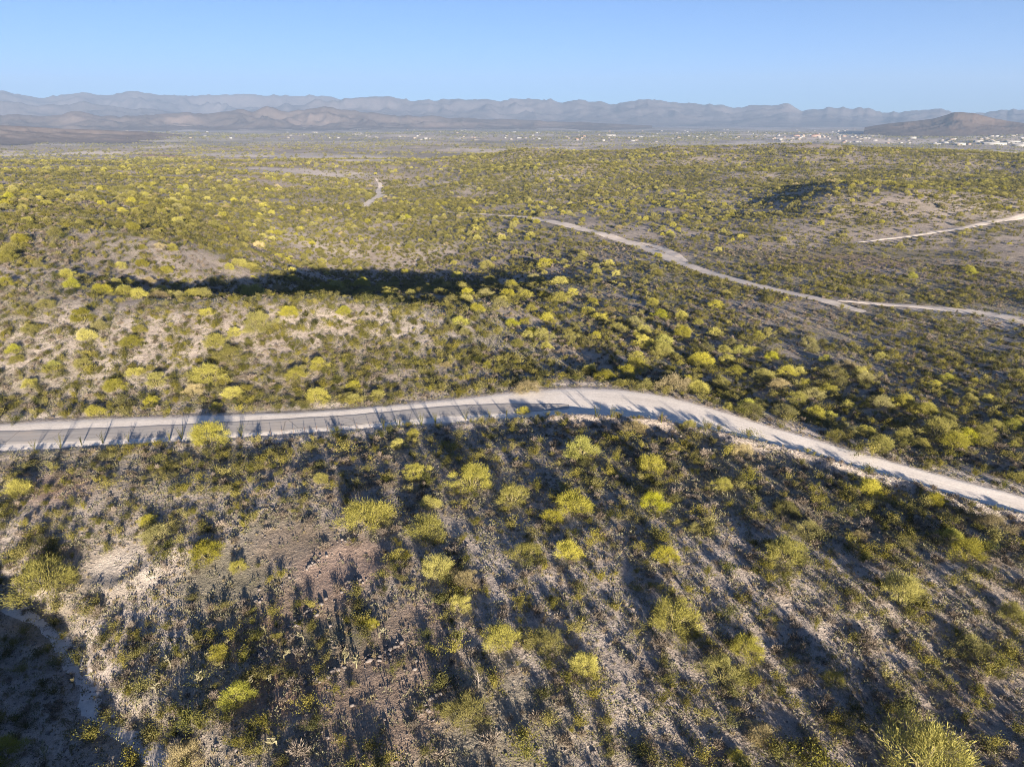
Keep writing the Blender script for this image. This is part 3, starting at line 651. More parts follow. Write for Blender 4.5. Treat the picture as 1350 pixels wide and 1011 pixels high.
mk_xy = at([m[1:] for m in MARKS])
ORD = ['', 'second ', 'third ', 'fourth ', 'fifth ', 'sixth ', 'seventh ', 'eighth ', 'ninth ', 'tenth ', 'eleventh ', 'twelfth ', 'thirteenth ', 'fourteenth ', 'fifteenth ', 'sixteenth ']
def landmark_labels(items):
    """items: (phrase, x, y); returns a label per item: what it looks like, and where it stands beside a landmark"""
    keyed = {}
    for k, (ph, x, y) in enumerate(items):
        r = math.hypot(x, y); d = np.hypot(mk_xy[:, 0] - x, mk_xy[:, 1] - y) / (mk_xy[:, 1] + 20); j = int(np.argmin(d))
        dx, dy = x - mk_xy[j, 0], y - mk_xy[j, 1]; dy *= .6
        if math.hypot(dx, dy) < 1.5: w = 'at'
        elif abs(dx) > abs(dy): w = 'left of' if dx < 0 else 'right of'
        else: w = 'behind' if dy > 0 else 'in front of'
        keyed.setdefault((ph, j, w), []).append((math.hypot(dx, dy), k))
    out = [None] * len(items)
    for (ph, j, w), lst in keyed.items():
        for q, (_, k) in enumerate(sorted(lst)):
            out[k] = (ORD[q] if q < len(ORD) else 'further ') + ph + ' ' + w + ' ' + MARKS[j][0]
    return out

# ------------------------------------------------------------------ trees: one of each kind, then copies
KINDS = [('verde', 101, 5.0, 4.0, .10, 5, 'yellow-green'), ('verde', 102, 5.0, 3.5, .08, 4, 'spreading yellow-green'), ('verde', 103, 5.0, 4.4, .14, 3, 'upright yellow-green'), ('lemon', 104, 5.0, 4.0, .08, 4, 'bright lemon-green'),
         ('olive', 105, 5.0, 3.7, .10, 5, 'olive-green'), ('straw', 106, 5.0, 3.4, .12, 4, 'straw-coloured'), ('verde', 107, 5.0, 4.6, .42, 4, 'pale-trunked'), ('olive', 108, 5.0, 3.3, .06, 6, 'low olive-green')]
PROTO = []
for mk, seed, w, h, low, lob, word in KINDS:
    (V, Fq, t), (TV, TF) = make_tree(seed, w, h, low, lob, 58 if seed == 101 else 48)
    PROTO.append((mesh_from('palo_verde_crown', V, Fq, MAT[mk], t), mesh_from('palo_verde_trunk', TV, TF, MAT['bark'], smooth_=True), word))
fix = {(864, 670): 3, (313, 925): 3, (1184, 796): 6, (60, 775): 1, (1209, 1020): 0, (483, 690): 1, (889, 826): 0, (950, 896): 4, (1282, 858): 7, (1308, 700): 5, (243, 1008): 5, (836, 570): 5, (978, 600): 5, (276, 584): 0, (1034, 738): 0, (8, 1000): 3, (622, 645): 2, (564, 706): 1, (723, 852): 4, (207, 712): 4, (1062, 703): 4}
trees = []
for k in range(len(TP)):
    kd = fix.get((int(tl[k, 0]), int(tl[k, 1])))
    if kd is None and min(math.hypot(tl[k, 0] - 695, tl[k, 1] - 517), math.hypot(tl[k, 0] - 888, tl[k, 1] - 515)) < 4: kd = 5
    if kd is None: kd = int(rng.choice([0, 1, 2, 3, 4, 5, 7], p=[.31, .26, .17, .09, .08, .04, .05]))
    trees.append([TP[k, 0], TP[k, 1], TWID[k], kd])
for k in ind: trees.append([*sc_pos[k], rng.uniform(1.8, 4.4), int(rng.choice([0, 1, 2, 3, 4, 5, 7], p=[.27, .22, .15, .05, .17, .04, .10]))])
def sizeword(w, a, b): return 'small' if w < a else ('large' if w > b else 'medium')
labs = landmark_labels([(f'{sizeword(w, 3.0, 5.0)} {KINDS[kd][6]} tree', x, y) for x, y, w, kd in trees])
first_crown = {}; root0 = crown0 = trunk0 = None
for (x, y, w, kd), lb in zip(trees, labs):
    z = float(hz(x, y)); s = w / 5.0
    if root0 is None:
        e = root0 = empty('palo_verde_tree', x, y, z); c = crown0 = link('crown', PROTO[kd][0], e); t = trunk0 = link('trunk', PROTO[kd][1], e)
    else:
        e = root0.copy(); col.objects.link(e); c = crown0.copy(); c.data = PROTO[kd][0]; c.parent = e; col.objects.link(c); t = trunk0.copy(); t.data = PROTO[kd][1]; t.parent = e; col.objects.link(t)
    e.location = (x, y, z - .05); e.rotation_euler = (0, 0, rng.uniform(0, 6.28)); v = rng.uniform(.68, .92); e.scale = (s, s, s * v)
    tag(e, lb, 'tree', 'palo verde trees on the desert slopes')
    first_crown.setdefault(kd, c)

def instance_cloud(name, P, scale, kinds, protos, label=None):
    """ONE object of kind stuff: points that carry the geometry of plants already standing in the scene"""
    me = bpy.data.meshes.new(name); me.vertices.add(len(P)); me.vertices.foreach_set('co', np.asarray(P, np.float32).ravel())
    for nm, ty, v, fld in (('sc', 'FLOAT_VECTOR', scale, 'vector'), ('rot', 'FLOAT', rng.uniform(0, 6.283, len(P)), 'value'), ('kind_of', 'INT', kinds, 'value')):
        a = me.attributes.new(nm, ty, 'POINT'); a.data.foreach_set(fld, np.asarray(v, np.int32 if ty == 'INT' else np.float32).ravel())
    o = link(name, me); tag(o, kind='stuff')
    ng = bpy.data.node_groups.new(name + '_scatter', 'GeometryNodeTree')
    ng.interface.new_socket('Geometry', in_out='INPUT', socket_type='NodeSocketGeometry'); ng.interface.new_socket('Geometry', in_out='OUTPUT', socket_type='NodeSocketGeometry')
    NN = ng.nodes.new; gi, go = NN('NodeGroupInput'), NN('NodeGroupOutput'); io = NN('GeometryNodeInstanceOnPoints'); jn = NN('GeometryNodeJoinGeometry')
    for pr in protos[::-1]:
        oi = NN('GeometryNodeObjectInfo'); oi.inputs['Object'].default_value = pr; oi.inputs['As Instance'].default_value = True; ng.links.new(oi.outputs['Geometry'], jn.inputs[0])
    def attr(nm, ty):
        a = NN('GeometryNodeInputNamedAttribute'); a.data_type = ty; a.inputs['Name'].default_value = nm; return next(s for s in a.outputs if s.enabled)
    cb = NN('ShaderNodeCombineXYZ'); ng.links.new(attr('rot', 'FLOAT'), cb.inputs['Z'])
    e2 = NN('FunctionNodeEulerToRotation'); ng.links.new(cb.outputs[0], e2.inputs[0])
    io.inputs['Pick Instance'].default_value = True
    ng.links.new(gi.outputs[0], io.inputs['Points']); ng.links.new(jn.outputs[0], io.inputs['Instance']); ng.links.new(attr('kind_of', 'INT'), io.inputs['Instance Index'])
    ng.links.new(e2.outputs[0], io.inputs['Rotation']); ng.links.new(attr('sc', 'FLOAT_VECTOR'), io.inputs['Scale']); ng.links.new(io.outputs[0], go.inputs[0])
    md = o.modifiers.new('scatter', 'NODES'); md.node_group = ng
    return o
def vec3(s): v = rng.uniform(.65, .95, len(s)); return np.stack([s, s, s * v], 1)
P = sc_pos[rest]; z = sc_z[rest] - .05; rr = np.hypot(P[:, 0], P[:, 1])
kk = sorted(first_crown); kp = np.array([{0: .13, 1: .13, 2: .08, 3: .01, 4: .34, 5: .05, 6: .0, 7: .26}[q] for q in kk]); kp /= kp.sum()
instance_cloud('distant_tree_scrub', np.c_[P, z], vec3((.28 + .68 * rng.uniform(0, 1, len(P)) ** 1.5) * (1 + .15 * sstep(600, 1500, rr))), rng.choice(len(kk), len(P), p=kp), [first_crown[q] for q in kk])

# ------------------------------------------------------------------ creosote and dry shrubs
def shrub_family(name, cat, group, protos, words_, pts, count, smin, smax, phrase, stuff_name, sizes, share=None):
    d = np.array([np.min(np.hypot(TP[:, 0] - x, TP[:, 1] - y) - TWID * .3) for x, y in pts]); pts = pts[d > .3]
    z = hz(pts[:, 0], pts[:, 1]); px, py = project(pts[:, 0], pts[:, 1], z); size = rng.uniform(smin, smax, len(pts)) ** 1.0
    size *= np.where(rng.uniform(0, 1, len(pts)) < .12, 1.35, 1)
    dist = np.sqrt(pts[:, 0] ** 2 + pts[:, 1] ** 2 + (CAM_Z - z) ** 2); seen = (px > 5) & (px < 1345) & (py > 0) & (py < 1005)
    order = np.argsort(np.where(seen, -size / dist, 1)); ind, rest = order[:count], order[count:]
    kd = rng.choice(len(protos), len(pts), p=share)
    labs = landmark_labels([(f'{sizeword(size[k], *sizes)} {words_[kd[k]]} {phrase}', *pts[k]) for k in ind])
    firsts = {}; o0 = None
    for k, lb in zip(ind, labs):
        if o0 is None: o = o0 = link(name, protos[kd[k]])
        else: o = o0.copy(); o.data = protos[kd[k]]; col.objects.link(o)
        o.location = (*pts[k], z[k] - .04); o.rotation_euler = (0, 0, rng.uniform(0, 6.28)); s = size[k]; o.scale = (s, s, s * rng.uniform(.62, .95))
        tag(o, lb, cat, group); firsts.setdefault(int(kd[k]), o)
    fk = sorted(firsts); remap = np.zeros(len(protos), int)
    for q, f in enumerate(fk): remap[f] = q
    instance_cloud(stuff_name, np.c_[pts[rest], z[rest] - .04], vec3(size[rest] * (1 + .5 * sstep(300, 1200, np.hypot(*pts[rest].T)))), remap[kd[rest]], [firsts[f] for f in fk])
def shrub_weight(x, y):
    w = np.full(x.shape, .9); w[inpoly(x, y, Z_PALE)] = .75; w[inpoly(x, y, Z_BELT)] = .9
    return w
cre = [mesh_from('creosote_plant', *make_creosote(200 + k, 2.0, h, st, 44)[:2], MAT[mt], make_creosote(200 + k, 2.0, h, st, 44)[2]) for k, (h, st, mt) in enumerate([(1.4, 19, 'creosote'), (1.7, 17, 'creosote'), (1.2, 22, 'creosote2'), (1.5, 18, 'creosote2'), (1.3, 20, 'creosote')])]
pts = np.vstack([scatter(.26, 22, 150, 62, 14, shrub_weight), scatter(.22, 150, 420, 46, 30, shrub_weight), scatter(.12, 420, 900, 44, 45, shrub_weight), scatter(.10, 200, 700, 46, None, sun_w), scatter(.035, 420, 1500, 44, None, ridge_w), scatter(.13, 105, 240, 46, None, slope_w), scatter(.032, 900, 1650, 43, 70)])
shrub_family('creosote_bush', 'bush', 'creosote bushes nearest the viewer', cre, ['olive', 'tall olive', 'dark green', 'tall dark green', 'wide olive'], pts, 300, .36, 1.05, 'creosote bush', 'creosote_scrub', (.7, 1.0), [.3, .22, .13, .10, .25])
dry = [mesh_from('dry_shrub_plant', *make_dry(300 + k, w, h)[:2], MAT['dry'], make_dry(300 + k, w, h)[2]) for k, (w, h) in enumerate([(1.5, .95), (1.7, .8), (1.2, 1.1)])]
pts = np.vstack([scatter(.2, 22, 150, 62, 17), scatter(.17, 150, 420, 46, 25)])
shrub_family('dry_shrub', 'shrub', 'leafless dry shrubs nearest the viewer', dry, ['grey-brown', 'low grey-brown', 'upright grey-brown'], pts, 260, .45, 1.05, 'leafless shrub', 'dry_scrub', (.7, 1.0))

# small ground cover, grass and stones: uncountable
pts = np.vstack([scatter(1.6, 22, 130, 60, 9), scatter(.8, 130, 330, 46, 18), scatter(.7, 105, 240, 46, None, slope_w)]); n_ = len(pts)
spread([make_dome(400 + k) for k in range(5)], np.c_[pts, hz(*pts.T) - .03], rng.uniform(.45, 1.35, n_), rng.uniform(0, 6.28, n_), 'bursage_ground_cover', MAT['grey'])['kind'] = 'stuff'
pts = scatter(.7, 22, 150, 60, 12); n_ = len(pts)
spread([make_tuft(420 + k) for k in range(4)], np.c_[pts, hz(*pts.T) - .02], rng.uniform(.5, 1.2, n_), rng.uniform(0, 6.28, n_), 'dry_grass', MAT['tuft'])['kind'] = 'stuff'
pts = scatter(2.2, 22, 120, 60, 11); n_ = len(pts)
spread([make_rock(440 + k) for k in range(6)], np.c_[pts, hz(*pts.T)], rng.uniform(.04, .15, n_) * np.where(rng.uniform(0, 1, n_) < .05, 2.2, 1), rng.uniform(0, 6.28, n_), 'loose_stones', MAT['rock'])['kind'] = 'stuff'

# cholla among the terraces
CH = at([(122, 895), (135, 882), (98, 905), (250, 850), (180, 935), (165, 950), (205, 912), (225, 880), (262, 905), (275, 870), (300, 850), (355, 900), (350, 835), (400, 845), (455, 875), (470, 880), (375, 870), (560, 905), (350, 990), (365, 985), (520, 1000), (85, 955), (95, 995), (60, 1000), (40, 930), (500, 840), (330, 905), (240, 925)])
cm = [mesh_from('cholla_plant', *make_cholla(500 + k)[:2], MAT['cholla'], make_cholla(500 + k)[2]) for k in range(3)]
cs = rng.uniform(.6, 1.05, len(CH))
for k, ((x, y), lb) in enumerate(zip(CH, landmark_labels([(f'{"tall" if s > .82 else "short"} pale cholla cactus', *p) for s, p in zip(cs, CH)]))):
    if k == 0: o = ch0 = link('cholla_cactus', cm[0])
    else: o = ch0.copy(); o.data = cm[k % 3]; col.objects.link(o)
    o.location = (x, y, float(hz(x, y))); o.rotation_euler = (0, 0, rng.uniform(0, 6.28)); o.scale = (cs[k],) * 3
    tag(o, lb, 'cactus', 'cholla cacti around the terraces')

# ocotillo beside the road: tall bare wands whose thin shadows cross it
def make_ocotillo(seed):
    g = np.random.default_rng(seed); parts = []; cs = []
    for k in range(7):
        a = g.uniform(0, 6.283); t = g.uniform(.06, .4); L_ = g.uniform(2.0, 3.0); d = np.array([math.sin(t) * math.cos(a), math.sin(t) * math.sin(a), math.cos(t)])
        P = [d * 0 + (0, 0, -.1), d * L_ * .35 + np.array([0, 0, .05]), d * L_ * .7 + g.normal(size=3) * .05, d * L_ + np.array([d[0] * .15, d[1] * .15, -.02])]
        parts.append(tube(P, [.035, .032, .028, .015], 4)); u = g.uniform(.1, 1, (26, 1)); cs.append(d * L_ * u)
    V1, F1 = join(parts); C = np.vstack(cs); V2, F2 = cards(C, g.normal(size=C.shape) + (0, 0, .5), g.uniform(.06, .12, len(C)), .04, g)
    V, Fq = join([(V1, F1), (V2, F2)]); return V, Fq, np.r_[np.full(len(V1), .2), np.full(len(V2), .7)]
om = [mesh_from('ocotillo_plant', *make_ocotillo(700 + k)[:2], MAT['creosote2'], make_ocotillo(700 + k)[2]) for k in range(3)]
OC = at([(46, 594), (80, 591), (108, 588), (136, 585), (170, 583), (224, 581), (240, 580), (318, 576), (506, 566), (526, 565), (556, 561), (574, 559), (614, 554), (646, 552), (668, 551), (786, 550), (806, 551), (872, 558), (930, 569)])
for k, ((x, y), lb) in enumerate(zip(OC, landmark_labels([('wand-stemmed ocotillo', *p) for p in OC]))):
    if k == 0: o = oc0 = link('ocotillo', om[0])
    else: o = oc0.copy(); o.data = om[k % 3]; col.objects.link(o)
    s = rng.uniform(.55, .9); o.location = (x, y, float(hz(x, y))); o.rotation_euler = (0, 0, rng.uniform(0, 6.28)); o.scale = (s, s, s)
    tag(o, lb, 'ocotillo', 'ocotillos along the near edge of the road')

# bleached snag
(x, y), = at([(630, 905)]); g = np.random.default_rng(9)
parts = [tube([(0, 0, -.2), (.1, 0, .8), (.05, .1, 1.9), (-.1, .1, 2.9)], [.13, .11, .08, .03], 6)]
for b, e in (((.08, 0, .9), (.8, .2, 1.7)), ((.05, .1, 1.7), (-.7, .1, 2.5)), ((.05, .1, 1.9), (.4, -.2, 2.6)), ((.08, 0, 1.2), (-.5, .4, 1.6))):
    parts.append(tube([b, (np.array(b) + e) / 2 + np.array([0, 0, -.06]), e], [.06, .045, .02], 5))
o = link('dead_tree', mesh_from('dead_tree', *join(parts), MAT['deadwood'])); o.location = (x, y, float(hz(x, y))); o.scale = (.6, .6, .6)
tag(o, 'bleached leafless snag standing behind a round yellow-green tree', 'dead tree')

# ------------------------------------------------------------------ stone terrace walls
walls = ['thin stone terrace line above the cleared ground', 'curved dry-stone terrace wall with a hooked end', 'broken stone terrace row below the curved wall', 'short rubble terrace wall nearest the bleached snag', 'short stone edge along the uppermost terrace']
for (L_, w, st), lb in zip(TW, walls):
    k = int(np.sum(np.hypot(*np.diff(L_, axis=0).T)) * 7 * (w / .7)); u = rng.uniform(0, len(L_) - 1.001, k); i = u.astype(int); f = (u - i)[:, None]
    P0 = L_[i] * (1 - f) + L_[i + 1] * f; gap = fbm(P0[:, 0] / 2.2, P0[:, 1] / 2.2, 15, 2) > -.12; P0 = P0[gap]; k = len(P0)
    P = P0 + rng.normal(size=(k, 2)) * w * .6 + fbm(P0[:, 0] / 3, P0[:, 1] / 3, 9, 2)[:, None] * w * .9
    o = spread([make_rock(600 + q) for q in range(6)], np.c_[P, hz(*P.T)], rng.uniform(.25, 1, k) ** 1.5 * .36 * (.7 + w * .4), rng.uniform(0, 6.28, k), 'stone_terrace_wall', MAT['rock'])
    tag(o, lb, 'stone wall', 'stone terrace walls')

# ------------------------------------------------------------------ wire fence by the asphalt
FP = at([(340, 576), (357, 574), (372, 573), (387, 571.5), (402, 570), (418, 569), (432, 568), (450, 566.5), (470, 565), (488, 563.5), (506, 562)])
fe = empty('wire_fence', FP[0, 0], FP[0, 1], float(hz(*FP[0]))); tag(fe, 'low wire fence of thin rusty posts beside the asphalt road', 'fence')
base = np.array([FP[0, 0], FP[0, 1], float(hz(*FP[0]))]); tops = []
for k, (x, y) in enumerate(FP):
    b = np.array([x, y, float(hz(x, y))]) - base
    V, Fq = tube([b + (0, 0, -.2), b + (0, 0, .5), b + (.06 * math.sin(k * 5), 0, 1.0 + .3 * math.sin(k * 3.1))], [.04, .035, .03], 5)
    link('post', mesh_from('fence_post', V, Fq, MAT['steel']), fe); tops.append(b)
for h in (.35, .68):
    V, Fq = tube([t + (0, 0, h) for t in tops], [.006] * len(tops), 4); link('wire', mesh_from('fence_wire', V, Fq, MAT['wire']), fe)

# ------------------------------------------------------------------ the far town
def house_mesh(name, w, d, h, pitch, wall, roof, over=.5):
    V = [(-w, -d, -2), (w, -d, -2), (w, d, -2), (-w, d, -2), (-w, -d, h), (w, -d, h), (w, d, h), (-w, d, h)]
    Fq = [(0, 1, 5, 4), (1, 2, 6, 5), (2, 3, 7, 6), (3, 0, 4, 7)]; mi = [0] * 4; tri = []
    b = len(V)
    if pitch > 0:                                            # hipped roof with eaves
        V += [(-w - over, -d - over, h), (w + over, -d - over, h), (w + over, d + over, h), (-w - over, d + over, h), (-w * .5, 0, h + pitch), (w * .5, 0, h + pitch)]
        Fq += [(b, b + 1, b + 5, b + 4), (b + 2, b + 3, b + 4, b + 5), (b, b + 3, b + 2, b + 1)]; tri = [(b + 1, b + 2, b + 5), (b + 3, b, b + 4)]; mi += [1] * 3
    else:                                                    # flat roof behind a parapet
        V += [(-w + .3, -d + .3, h), (w - .3, -d + .3, h), (w - .3, d - .3, h), (-w + .3, d - .3, h), (-w + .3, -d + .3, h - .5), (w - .3, -d + .3, h - .5), (w - .3, d - .3, h - .5), (-w + .3, d - .3, h - .5)]
        Fq += [(4, 5, b + 1, b), (5, 6, b + 2, b + 1), (6, 7, b + 3, b + 2), (7, 4, b, b + 3), (b + 4, b + 5, b + 6, b + 7)]; mi += [0] * 4 + [1]
        Fq += [(b, b + 1, b + 5, b + 4), (b + 1, b + 2, b + 6, b + 5), (b + 2, b + 3, b + 7, b + 6), (b + 3, b, b + 4, b + 7)]; mi += [0] * 4
    for s in (-.55, .1, .6):                                 # dark window panels set proud of the front
        b = len(V); V += [(w * s, -d - .02, 1.0), (w * s + 1.3, -d - .02, 1.0), (w * s + 1.3, -d - .02, 2.3), (w * s, -d - .02, 2.3)]; Fq.append((b, b + 1, b + 2, b + 3)); mi.append(2)
    return mesh_from(name, V, [np.array(Fq), np.array(tri)] if tri else np.array(Fq), [wall, roof, MAT['window']], mat_idx=mi + [1] * len(tri))
MAT['window'] = plain_material('dark_window', (.03, .035, .04), rough=.2)
WALLS = [plain_material(nm, c, rough=.9) for nm, c in (('cream_stucco', (.20, .175, .15)), ('white_wall', (.29, .28, .27)), ('tan_stucco', (.20, .16, .13)), ('pinkish_stucco', (.27, .19, .16)))]
ROOFS = [plain_material(nm, c, rough=.9) for nm, c in (('grey_roof', (.30, .29, .29)), ('white_roof', (.45, .44, .43)), ('tile_roof', (.36, .19, .13)), ('tan_roof', (.42, .34, .27)))]
wn_, rn_ = ['cream', 'white', 'tan', 'pink'], ['grey', 'white', 'terracotta', 'tan']
HM = []
for k in range(24):
    a, b = int(rng.choice(4, p=[.35, .35, .2, .1])), int(rng.choice(4, p=[.3, .3, .2, .2]))
    HM.append((house_mesh('town_house', rng.uniform(7, 13), rng.uniform(5, 8), rng.uniform(3, 5), rng.choice([0, 1.6, 2.2]), WALLS[a], ROOFS[b]), f'{wn_[a]}-walled house with a {rn_[b]} roof'))
cand = []
def sp_(n, x0, x1, y0, y1): return np.c_[rng.uniform(x0, x1, n), y0 + (y1 - y0) * rng.beta(1.2, 1.2, n)]
HP = np.vstack([sp_(66, 900, 1120, 170, 187), sp_(112, 1090, 1350, 165, 192), sp_(26, 760, 900, 171, 188), sp_(34, 550, 760, 171, 186), sp_(28, 330, 560, 170, 184), sp_(28, 60, 330, 169, 184)])
HP = np.vstack([HP, sp_(40, 1100, 1350, 166, 186)])
HQ = at(HP); hh = np.hypot(HQ[:, 0], HQ[:, 1]); okh = (hh > 1900) & (hh < 9000); HP, HQ = HP[okh][:300], HQ[okh][:300]
TOWNW = {0: 'by the dark rise', 1: 'below the brown peaks', 2: 'below the range', 3: 'beyond the wooded hill', 4: 'beyond the plateau', 5: 'by the dark butte'}
hp = []; 
for (px, py), (x, y) in zip(HP, HQ):
    kd = int(rng.integers(0, 24)); reg = int(np.digitize(px, [150, 330, 560, 850, 1130])); band = 'near row' if py > 181 else ('middle row' if py > 175 else 'far row')
    hp.append((kd, reg, band, px))
seen_ = {}
for q in sorted(range(len(hp)), key=lambda q: hp[q][3]):
    key = (HM[hp[q][0]][1], hp[q][1], hp[q][2]); seen_.setdefault(key, []).append(q)
hl = {}
for (ph, reg, band), qs in seen_.items():
    for i, q in enumerate(qs): hl[q] = f'{ORD[i] if i < len(ORD) else "further "}{ph} in the {band} {TOWNW[reg]}'
for q, (x, y) in enumerate(HQ):
    if q == 0: o = hs0 = link('town_house', HM[hp[q][0]][0])
    else: o = hs0.copy(); o.data = HM[hp[q][0]][0]; col.objects.link(o)
    s = rng.uniform(.7, 1.2); o.location = (x, y, float(hz(x, y))); o.rotation_euler = (0, 0, rng.choice([0, 1.57]) + rng.normal(0, .35) + rng.normal(0, .1)); o.scale = (s, s, s * .9)
    tag(o, hl[q], 'house', 'houses of the far town')
big = [(1310, 191, 60, 22, 8, 'widest white warehouse at the near edge of town'), (1345, 193, 42, 20, 9, 'white warehouse beside the widest warehouse'), (1335, 188, 40, 16, 7, 'white store behind the widest warehouse'), (1265, 191, 30, 14, 7, 'pale warehouse standing apart from the widest one'), (1235, 191, 26, 12, 6, 'low white shed next to the scrub plateau'), (1203, 183, 26, 12, 9, 'tall bluish-white hall in the middle of town'), (1290, 187, 26, 12, 6, 'white flat building behind the pale warehouse'),
       (1075, 180, 40, 14, 6, 'long pinkish building with tiled roof in town'), (1050, 180, 30, 12, 6, 'shorter pinkish building beside the long one'), (805, 179, 50, 14, 6, 'long pale building behind the wooded hill'), (845, 181, 22, 10, 6, 'pale building at the end of the long one'), (1260, 160, 40, 16, 6, 'pale building at the foot of the dark butte'), (415, 175, 40, 12, 5, 'long white shed below the brown peaks'), (75, 179, 40, 14, 6, 'white building below the low dark rise'), (40, 178, 34, 12, 5, 'pale building among trees by the dark rise')]
BQ = at([b[:2] for b in big])
for (px, py, w, d, h, lb), (x, y) in zip(big, BQ):
    pk = 'pink' in lb
    o = link('warehouse', house_mesh('warehouse', w / 2 * 1.3, d, h, 3 if pk else 0, WALLS[3 if pk else 1], ROOFS[2 if pk else 1])); o.location = (x, y, float(hz(x, y))); o.rotation_euler = (0, 0, -math.atan2(x, y) * .6 + rng.normal(0, .15))
    tag(o, lb, 'building', 'large buildings of the far town')
# trees of the plain and town: uncountable specks
pts = np.vstack([scatter(.0030, 1650, 3200, 42, 300), scatter(.0013, 3200, 6500, 41, 600)])
pz = hz(*pts.T); s = rng.uniform(.6, 1.5, len(pts)) * (1 + .6 * sstep(2500, 6000, np.hypot(*pts.T)))
ol = [q for q in kk if q in (4, 7)]
instance_cloud('plain_tree_scrub', np.c_[pts, pz], vec3(s), rng.integers(0, len(ol), len(pts)), [first_crown[q] for q in ol])

# ------------------------------------------------------------------ hills and mountains
def rock_material(name, a, b, c):
    m, N, L, out = nodes_of(name); obj = N('TexCoord').outputs['Object']
    f = mth(N, L, 'ADD', mth(N, L, 'MULTIPLY', noise(N, L, obj, .0016, 6, .65), .6), mth(N, L, 'MULTIPLY', noise(N, L, obj, .012, 5, .7), .4))
    cc = ramp(N, [(.35, a), (.5, b), (.66, c)], f, L); bs = N('BsdfDiffuse'); L(cc, bs.inputs[0]); L(bs.outputs[0], out.inputs[0]); return m
RM = rock_material('mountain_rock', (.10, .092, .10), (.14, .125, .13), (.20, .175, .178))
RB = rock_material('butte_rock', (.085, .066, .055), (.13, .095, .075), (.21, .15, .115))
RG = rock_material('foothill_scrub', (.11, .09, .083), (.155, .125, .112), (.23, .18, .158))
def mountains(name, pts, dist, depth, mat, seed, cut=.55, base=-75., wl=900., nseg=420, rows=70, front=.62, jag=1.):
    pts = np.array(pts, float); px = np.linspace(pts[0, 0], pts[-1, 0], nseg); py = np.interp(px, pts[:, 0], pts[:, 1])
    py = py + (fbm(px / 22, px * 0 + seed, seed, 3) * 2.0 - (ridged(px / 16, px * 0 + seed, seed + 3, 3) - .62) * 2.6) * jag * np.clip((165 - py) / 12, 0, 1)
    dx, dy, dz = ray(px, py); hor = np.hypot(dx, dy); top = CAM_Z + dist * dz / hor; az = np.arctan2(dx, dy)
    v = np.linspace(0, 1, rows); rad = dist + (v - front) * depth
    X = np.sin(az)[:, None] * rad[None]; Y = np.cos(az)[:, None] * rad[None]
    pr = np.where(v < front, sstep(0, front, v) ** 1.1, 1 - sstep(front, 1, v) * .9)[None]
    at_top = np.exp(-((v - front) / .07) ** 2)[None]
    rg = ridged(X / wl, Y / wl, seed, 5)
    fac = pr * (1 - cut * (1 - at_top) * (1 - rg) * 1.6)
    Z = base + np.maximum(top - base, 0)[:, None] * fac
    id_ = np.arange(nseg * rows).reshape(nseg, rows); q = np.stack([id_[:-1, :-1], id_[1:, :-1], id_[1:, 1:], id_[:-1, 1:]], -1).reshape(-1, 4)
    return tag(link(name, mesh_from(name, np.stack([X, Y, Z], -1).reshape(-1, 3), q, mat)), kind='structure')
mountains('mountain_range', [(-220, 128), (-80, 119), (0, 120.5), (30, 125), (58, 130), (80, 124.5), (110, 122.5), (135, 125), (155, 124), (172, 120.5), (205, 124), (250, 127), (310, 125), (345, 126), (385, 125.5), (405, 124.5), (425, 128), (450, 131), (520, 134), (620, 140), (700, 150)], 17500, 6000, RM, 3, wl=1000, jag=1.3)
mountains('mountain_range', [(-220, 138), (-60, 126), (0, 133), (50, 139), (90, 137), (110, 133), (140, 139), (190, 144), (250, 150), (330, 157), (400, 164)], 13500, 3500, RM, 5, wl=1200)
mountains('mountain_range', [(290, 152), (360, 141), (410, 135), (450, 131.5), (480, 130), (560, 131.5), (640, 132), (680, 129.5), (715, 132.5), (770, 134), (800, 136), (840, 134), (872, 132.5), (905, 137.5), (950, 140), (1000, 142), (1030, 140), (1060, 143), (1100, 142), (1125, 141), (1150, 146), (1185, 148), (1215, 146), (1240, 144.5), (1262, 150), (1300, 150), (1325, 146), (1350, 147), (1420, 144), (1560, 150)], 14500, 5200, RM, 8, wl=800, jag=1.9)
mountains('brown_hills', [(-220, 160), (-60, 153), (0, 152), (60, 153), (82, 151), (95, 147.5), (107, 146.5), (118, 149), (135, 152), (180, 153), (225, 151), (240, 147.5), (255, 148.5), (280, 150), (300, 148), (320, 144), (333, 147), (342, 144), (353, 139.5), (364, 144), (380, 147), (405, 144), (430, 141), (450, 146), (480, 149), (540, 153), (640, 157), (760, 161), (860, 166)], 9000, 2600, RG, 12, wl=430, base=-68, cut=.7, jag=1.2)
mountains('dark_hills', [(-220, 164), (-60, 164), (0, 165.5), (35, 167), (80, 170), (130, 171.5), (190, 174), (240, 178)], 4700, 900, RG, 21, wl=260, base=-62)
mountains('butte_hill', [(1140, 168), (1172, 163), (1200, 160.5), (1228, 157), (1245, 152.5), (1258, 148.6), (1270, 148), (1284, 149), (1297, 152.5), (1312, 156.5), (1335, 160.5), (1360, 164), (1400, 167)], 6400, 1500, RB, 27, wl=300, cut=.4, base=-66, jag=.4)

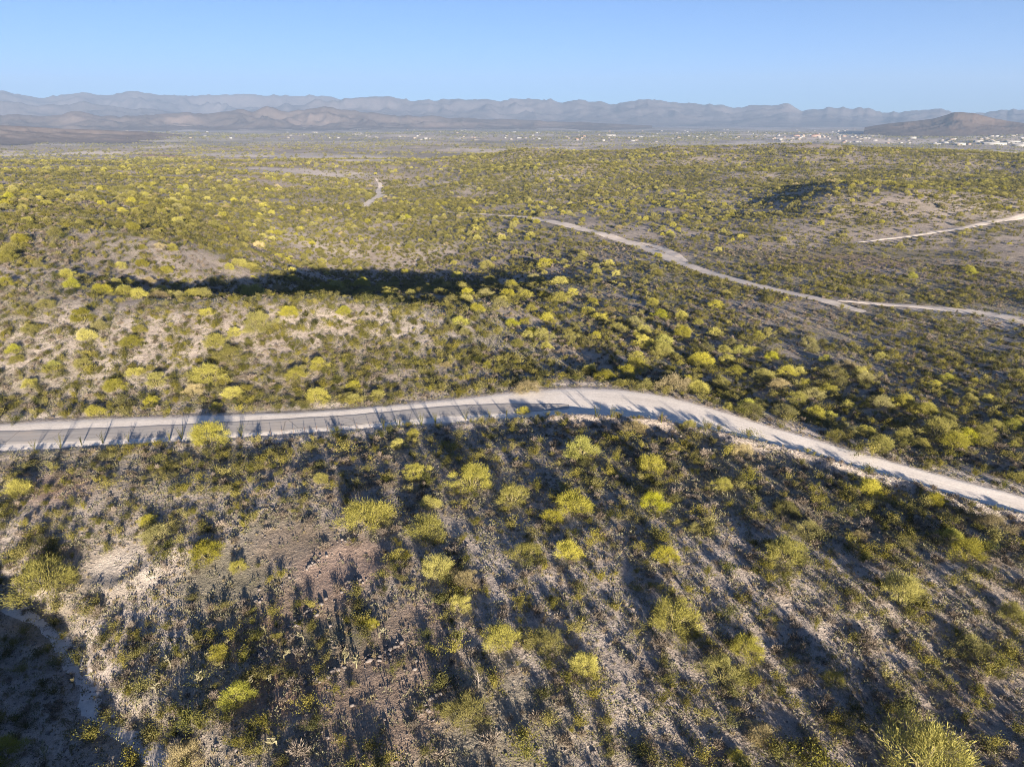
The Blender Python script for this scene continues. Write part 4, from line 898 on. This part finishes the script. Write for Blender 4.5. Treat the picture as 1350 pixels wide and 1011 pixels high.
# ------------------------------------------------------------------ air
def haze(lo, hi, density, color):
    V = [(x, y, z) for z in (lo[2], hi[2]) for y in (lo[1], hi[1]) for x in (lo[0], hi[0])]
    Fq = [(0, 2, 3, 1), (4, 5, 7, 6), (0, 1, 5, 4), (2, 6, 7, 3), (0, 4, 6, 2), (1, 3, 7, 5)]
    m, N, L, out = nodes_of('haze_air'); pv = N('VolumePrincipled', Density=density); pv.inputs['Color'].default_value = (*color, 1); L(pv.outputs[0], out.inputs['Volume'])
    tag(link('haze', mesh_from('haze', V, np.array(Fq), m)), kind='stuff')
haze((-21000, -300, -140), (21000, 23500, 1200), 6.3e-5, (.43, .60, .90))

# ------------------------------------------------------------------ light, camera, film
SUN_EL, ANTI_AZ = 8.5, -18.7
to_sun = Vector((-math.sin(R(ANTI_AZ)) * math.cos(R(SUN_EL)), -math.cos(R(ANTI_AZ)) * math.cos(R(SUN_EL)), math.sin(R(SUN_EL))))
sl = bpy.data.lights.new('sun', 'SUN'); sl.energy = 5.0; sl.angle = R(.5); sl.color = (1.0, .86, .68)
so = bpy.data.objects.new('sun', sl); col.objects.link(so); so.rotation_euler = (-to_sun).to_track_quat('-Z', 'Y').to_euler(); so.location = (0, -200, 300)
w = bpy.data.worlds.new('World'); scene.world = w; w.use_nodes = True; nt = w.node_tree; nt.nodes.clear()
sky = nt.nodes.new('ShaderNodeTexSky'); sky.sky_type = 'NISHITA'; sky.sun_disc = False; sky.sun_elevation = R(SUN_EL); sky.sun_rotation = math.atan2(to_sun.x, to_sun.y)
sky.altitude = 700; sky.air_density = .5; sky.dust_density = .1; sky.ozone_density = 3.6
bg = nt.nodes.new('ShaderNodeBackground'); bg.inputs[1].default_value = .05; wo = nt.nodes.new('ShaderNodeOutputWorld')
nt.links.new(sky.outputs[0], bg.inputs[0]); nt.links.new(bg.outputs[0], wo.inputs[0])
cam = bpy.data.cameras.new('camera'); cam.sensor_width = 36; cam.lens = 36 * F / 1350; cam.clip_end = 60000; cam.clip_start = .5
co = bpy.data.objects.new('camera', cam); col.objects.link(co); co.location = (0, 0, CAM_Z); co.rotation_euler = (R(90) - PITCH, 0, 0); scene.camera = co
vs = scene.view_settings; vs.view_transform = 'Standard'; vs.look = 'None'; vs.gamma = 1; vs.use_curve_mapping = False; vs.exposure = 1.8
cy = scene.cycles; cy.max_bounces = 4; cy.diffuse_bounces = 2; cy.glossy_bounces = 1; cy.transmission_bounces = 2; cy.volume_bounces = 0; cy.use_denoising = True; cy.denoiser = 'OPENIMAGEDENOISE'; cy.denoising_input_passes = 'RGB_ALBEDO_NORMAL'; cy.denoising_prefilter = 'NONE'; cy.pixel_filter_type = 'BLACKMAN_HARRIS'; cy.filter_width = .9
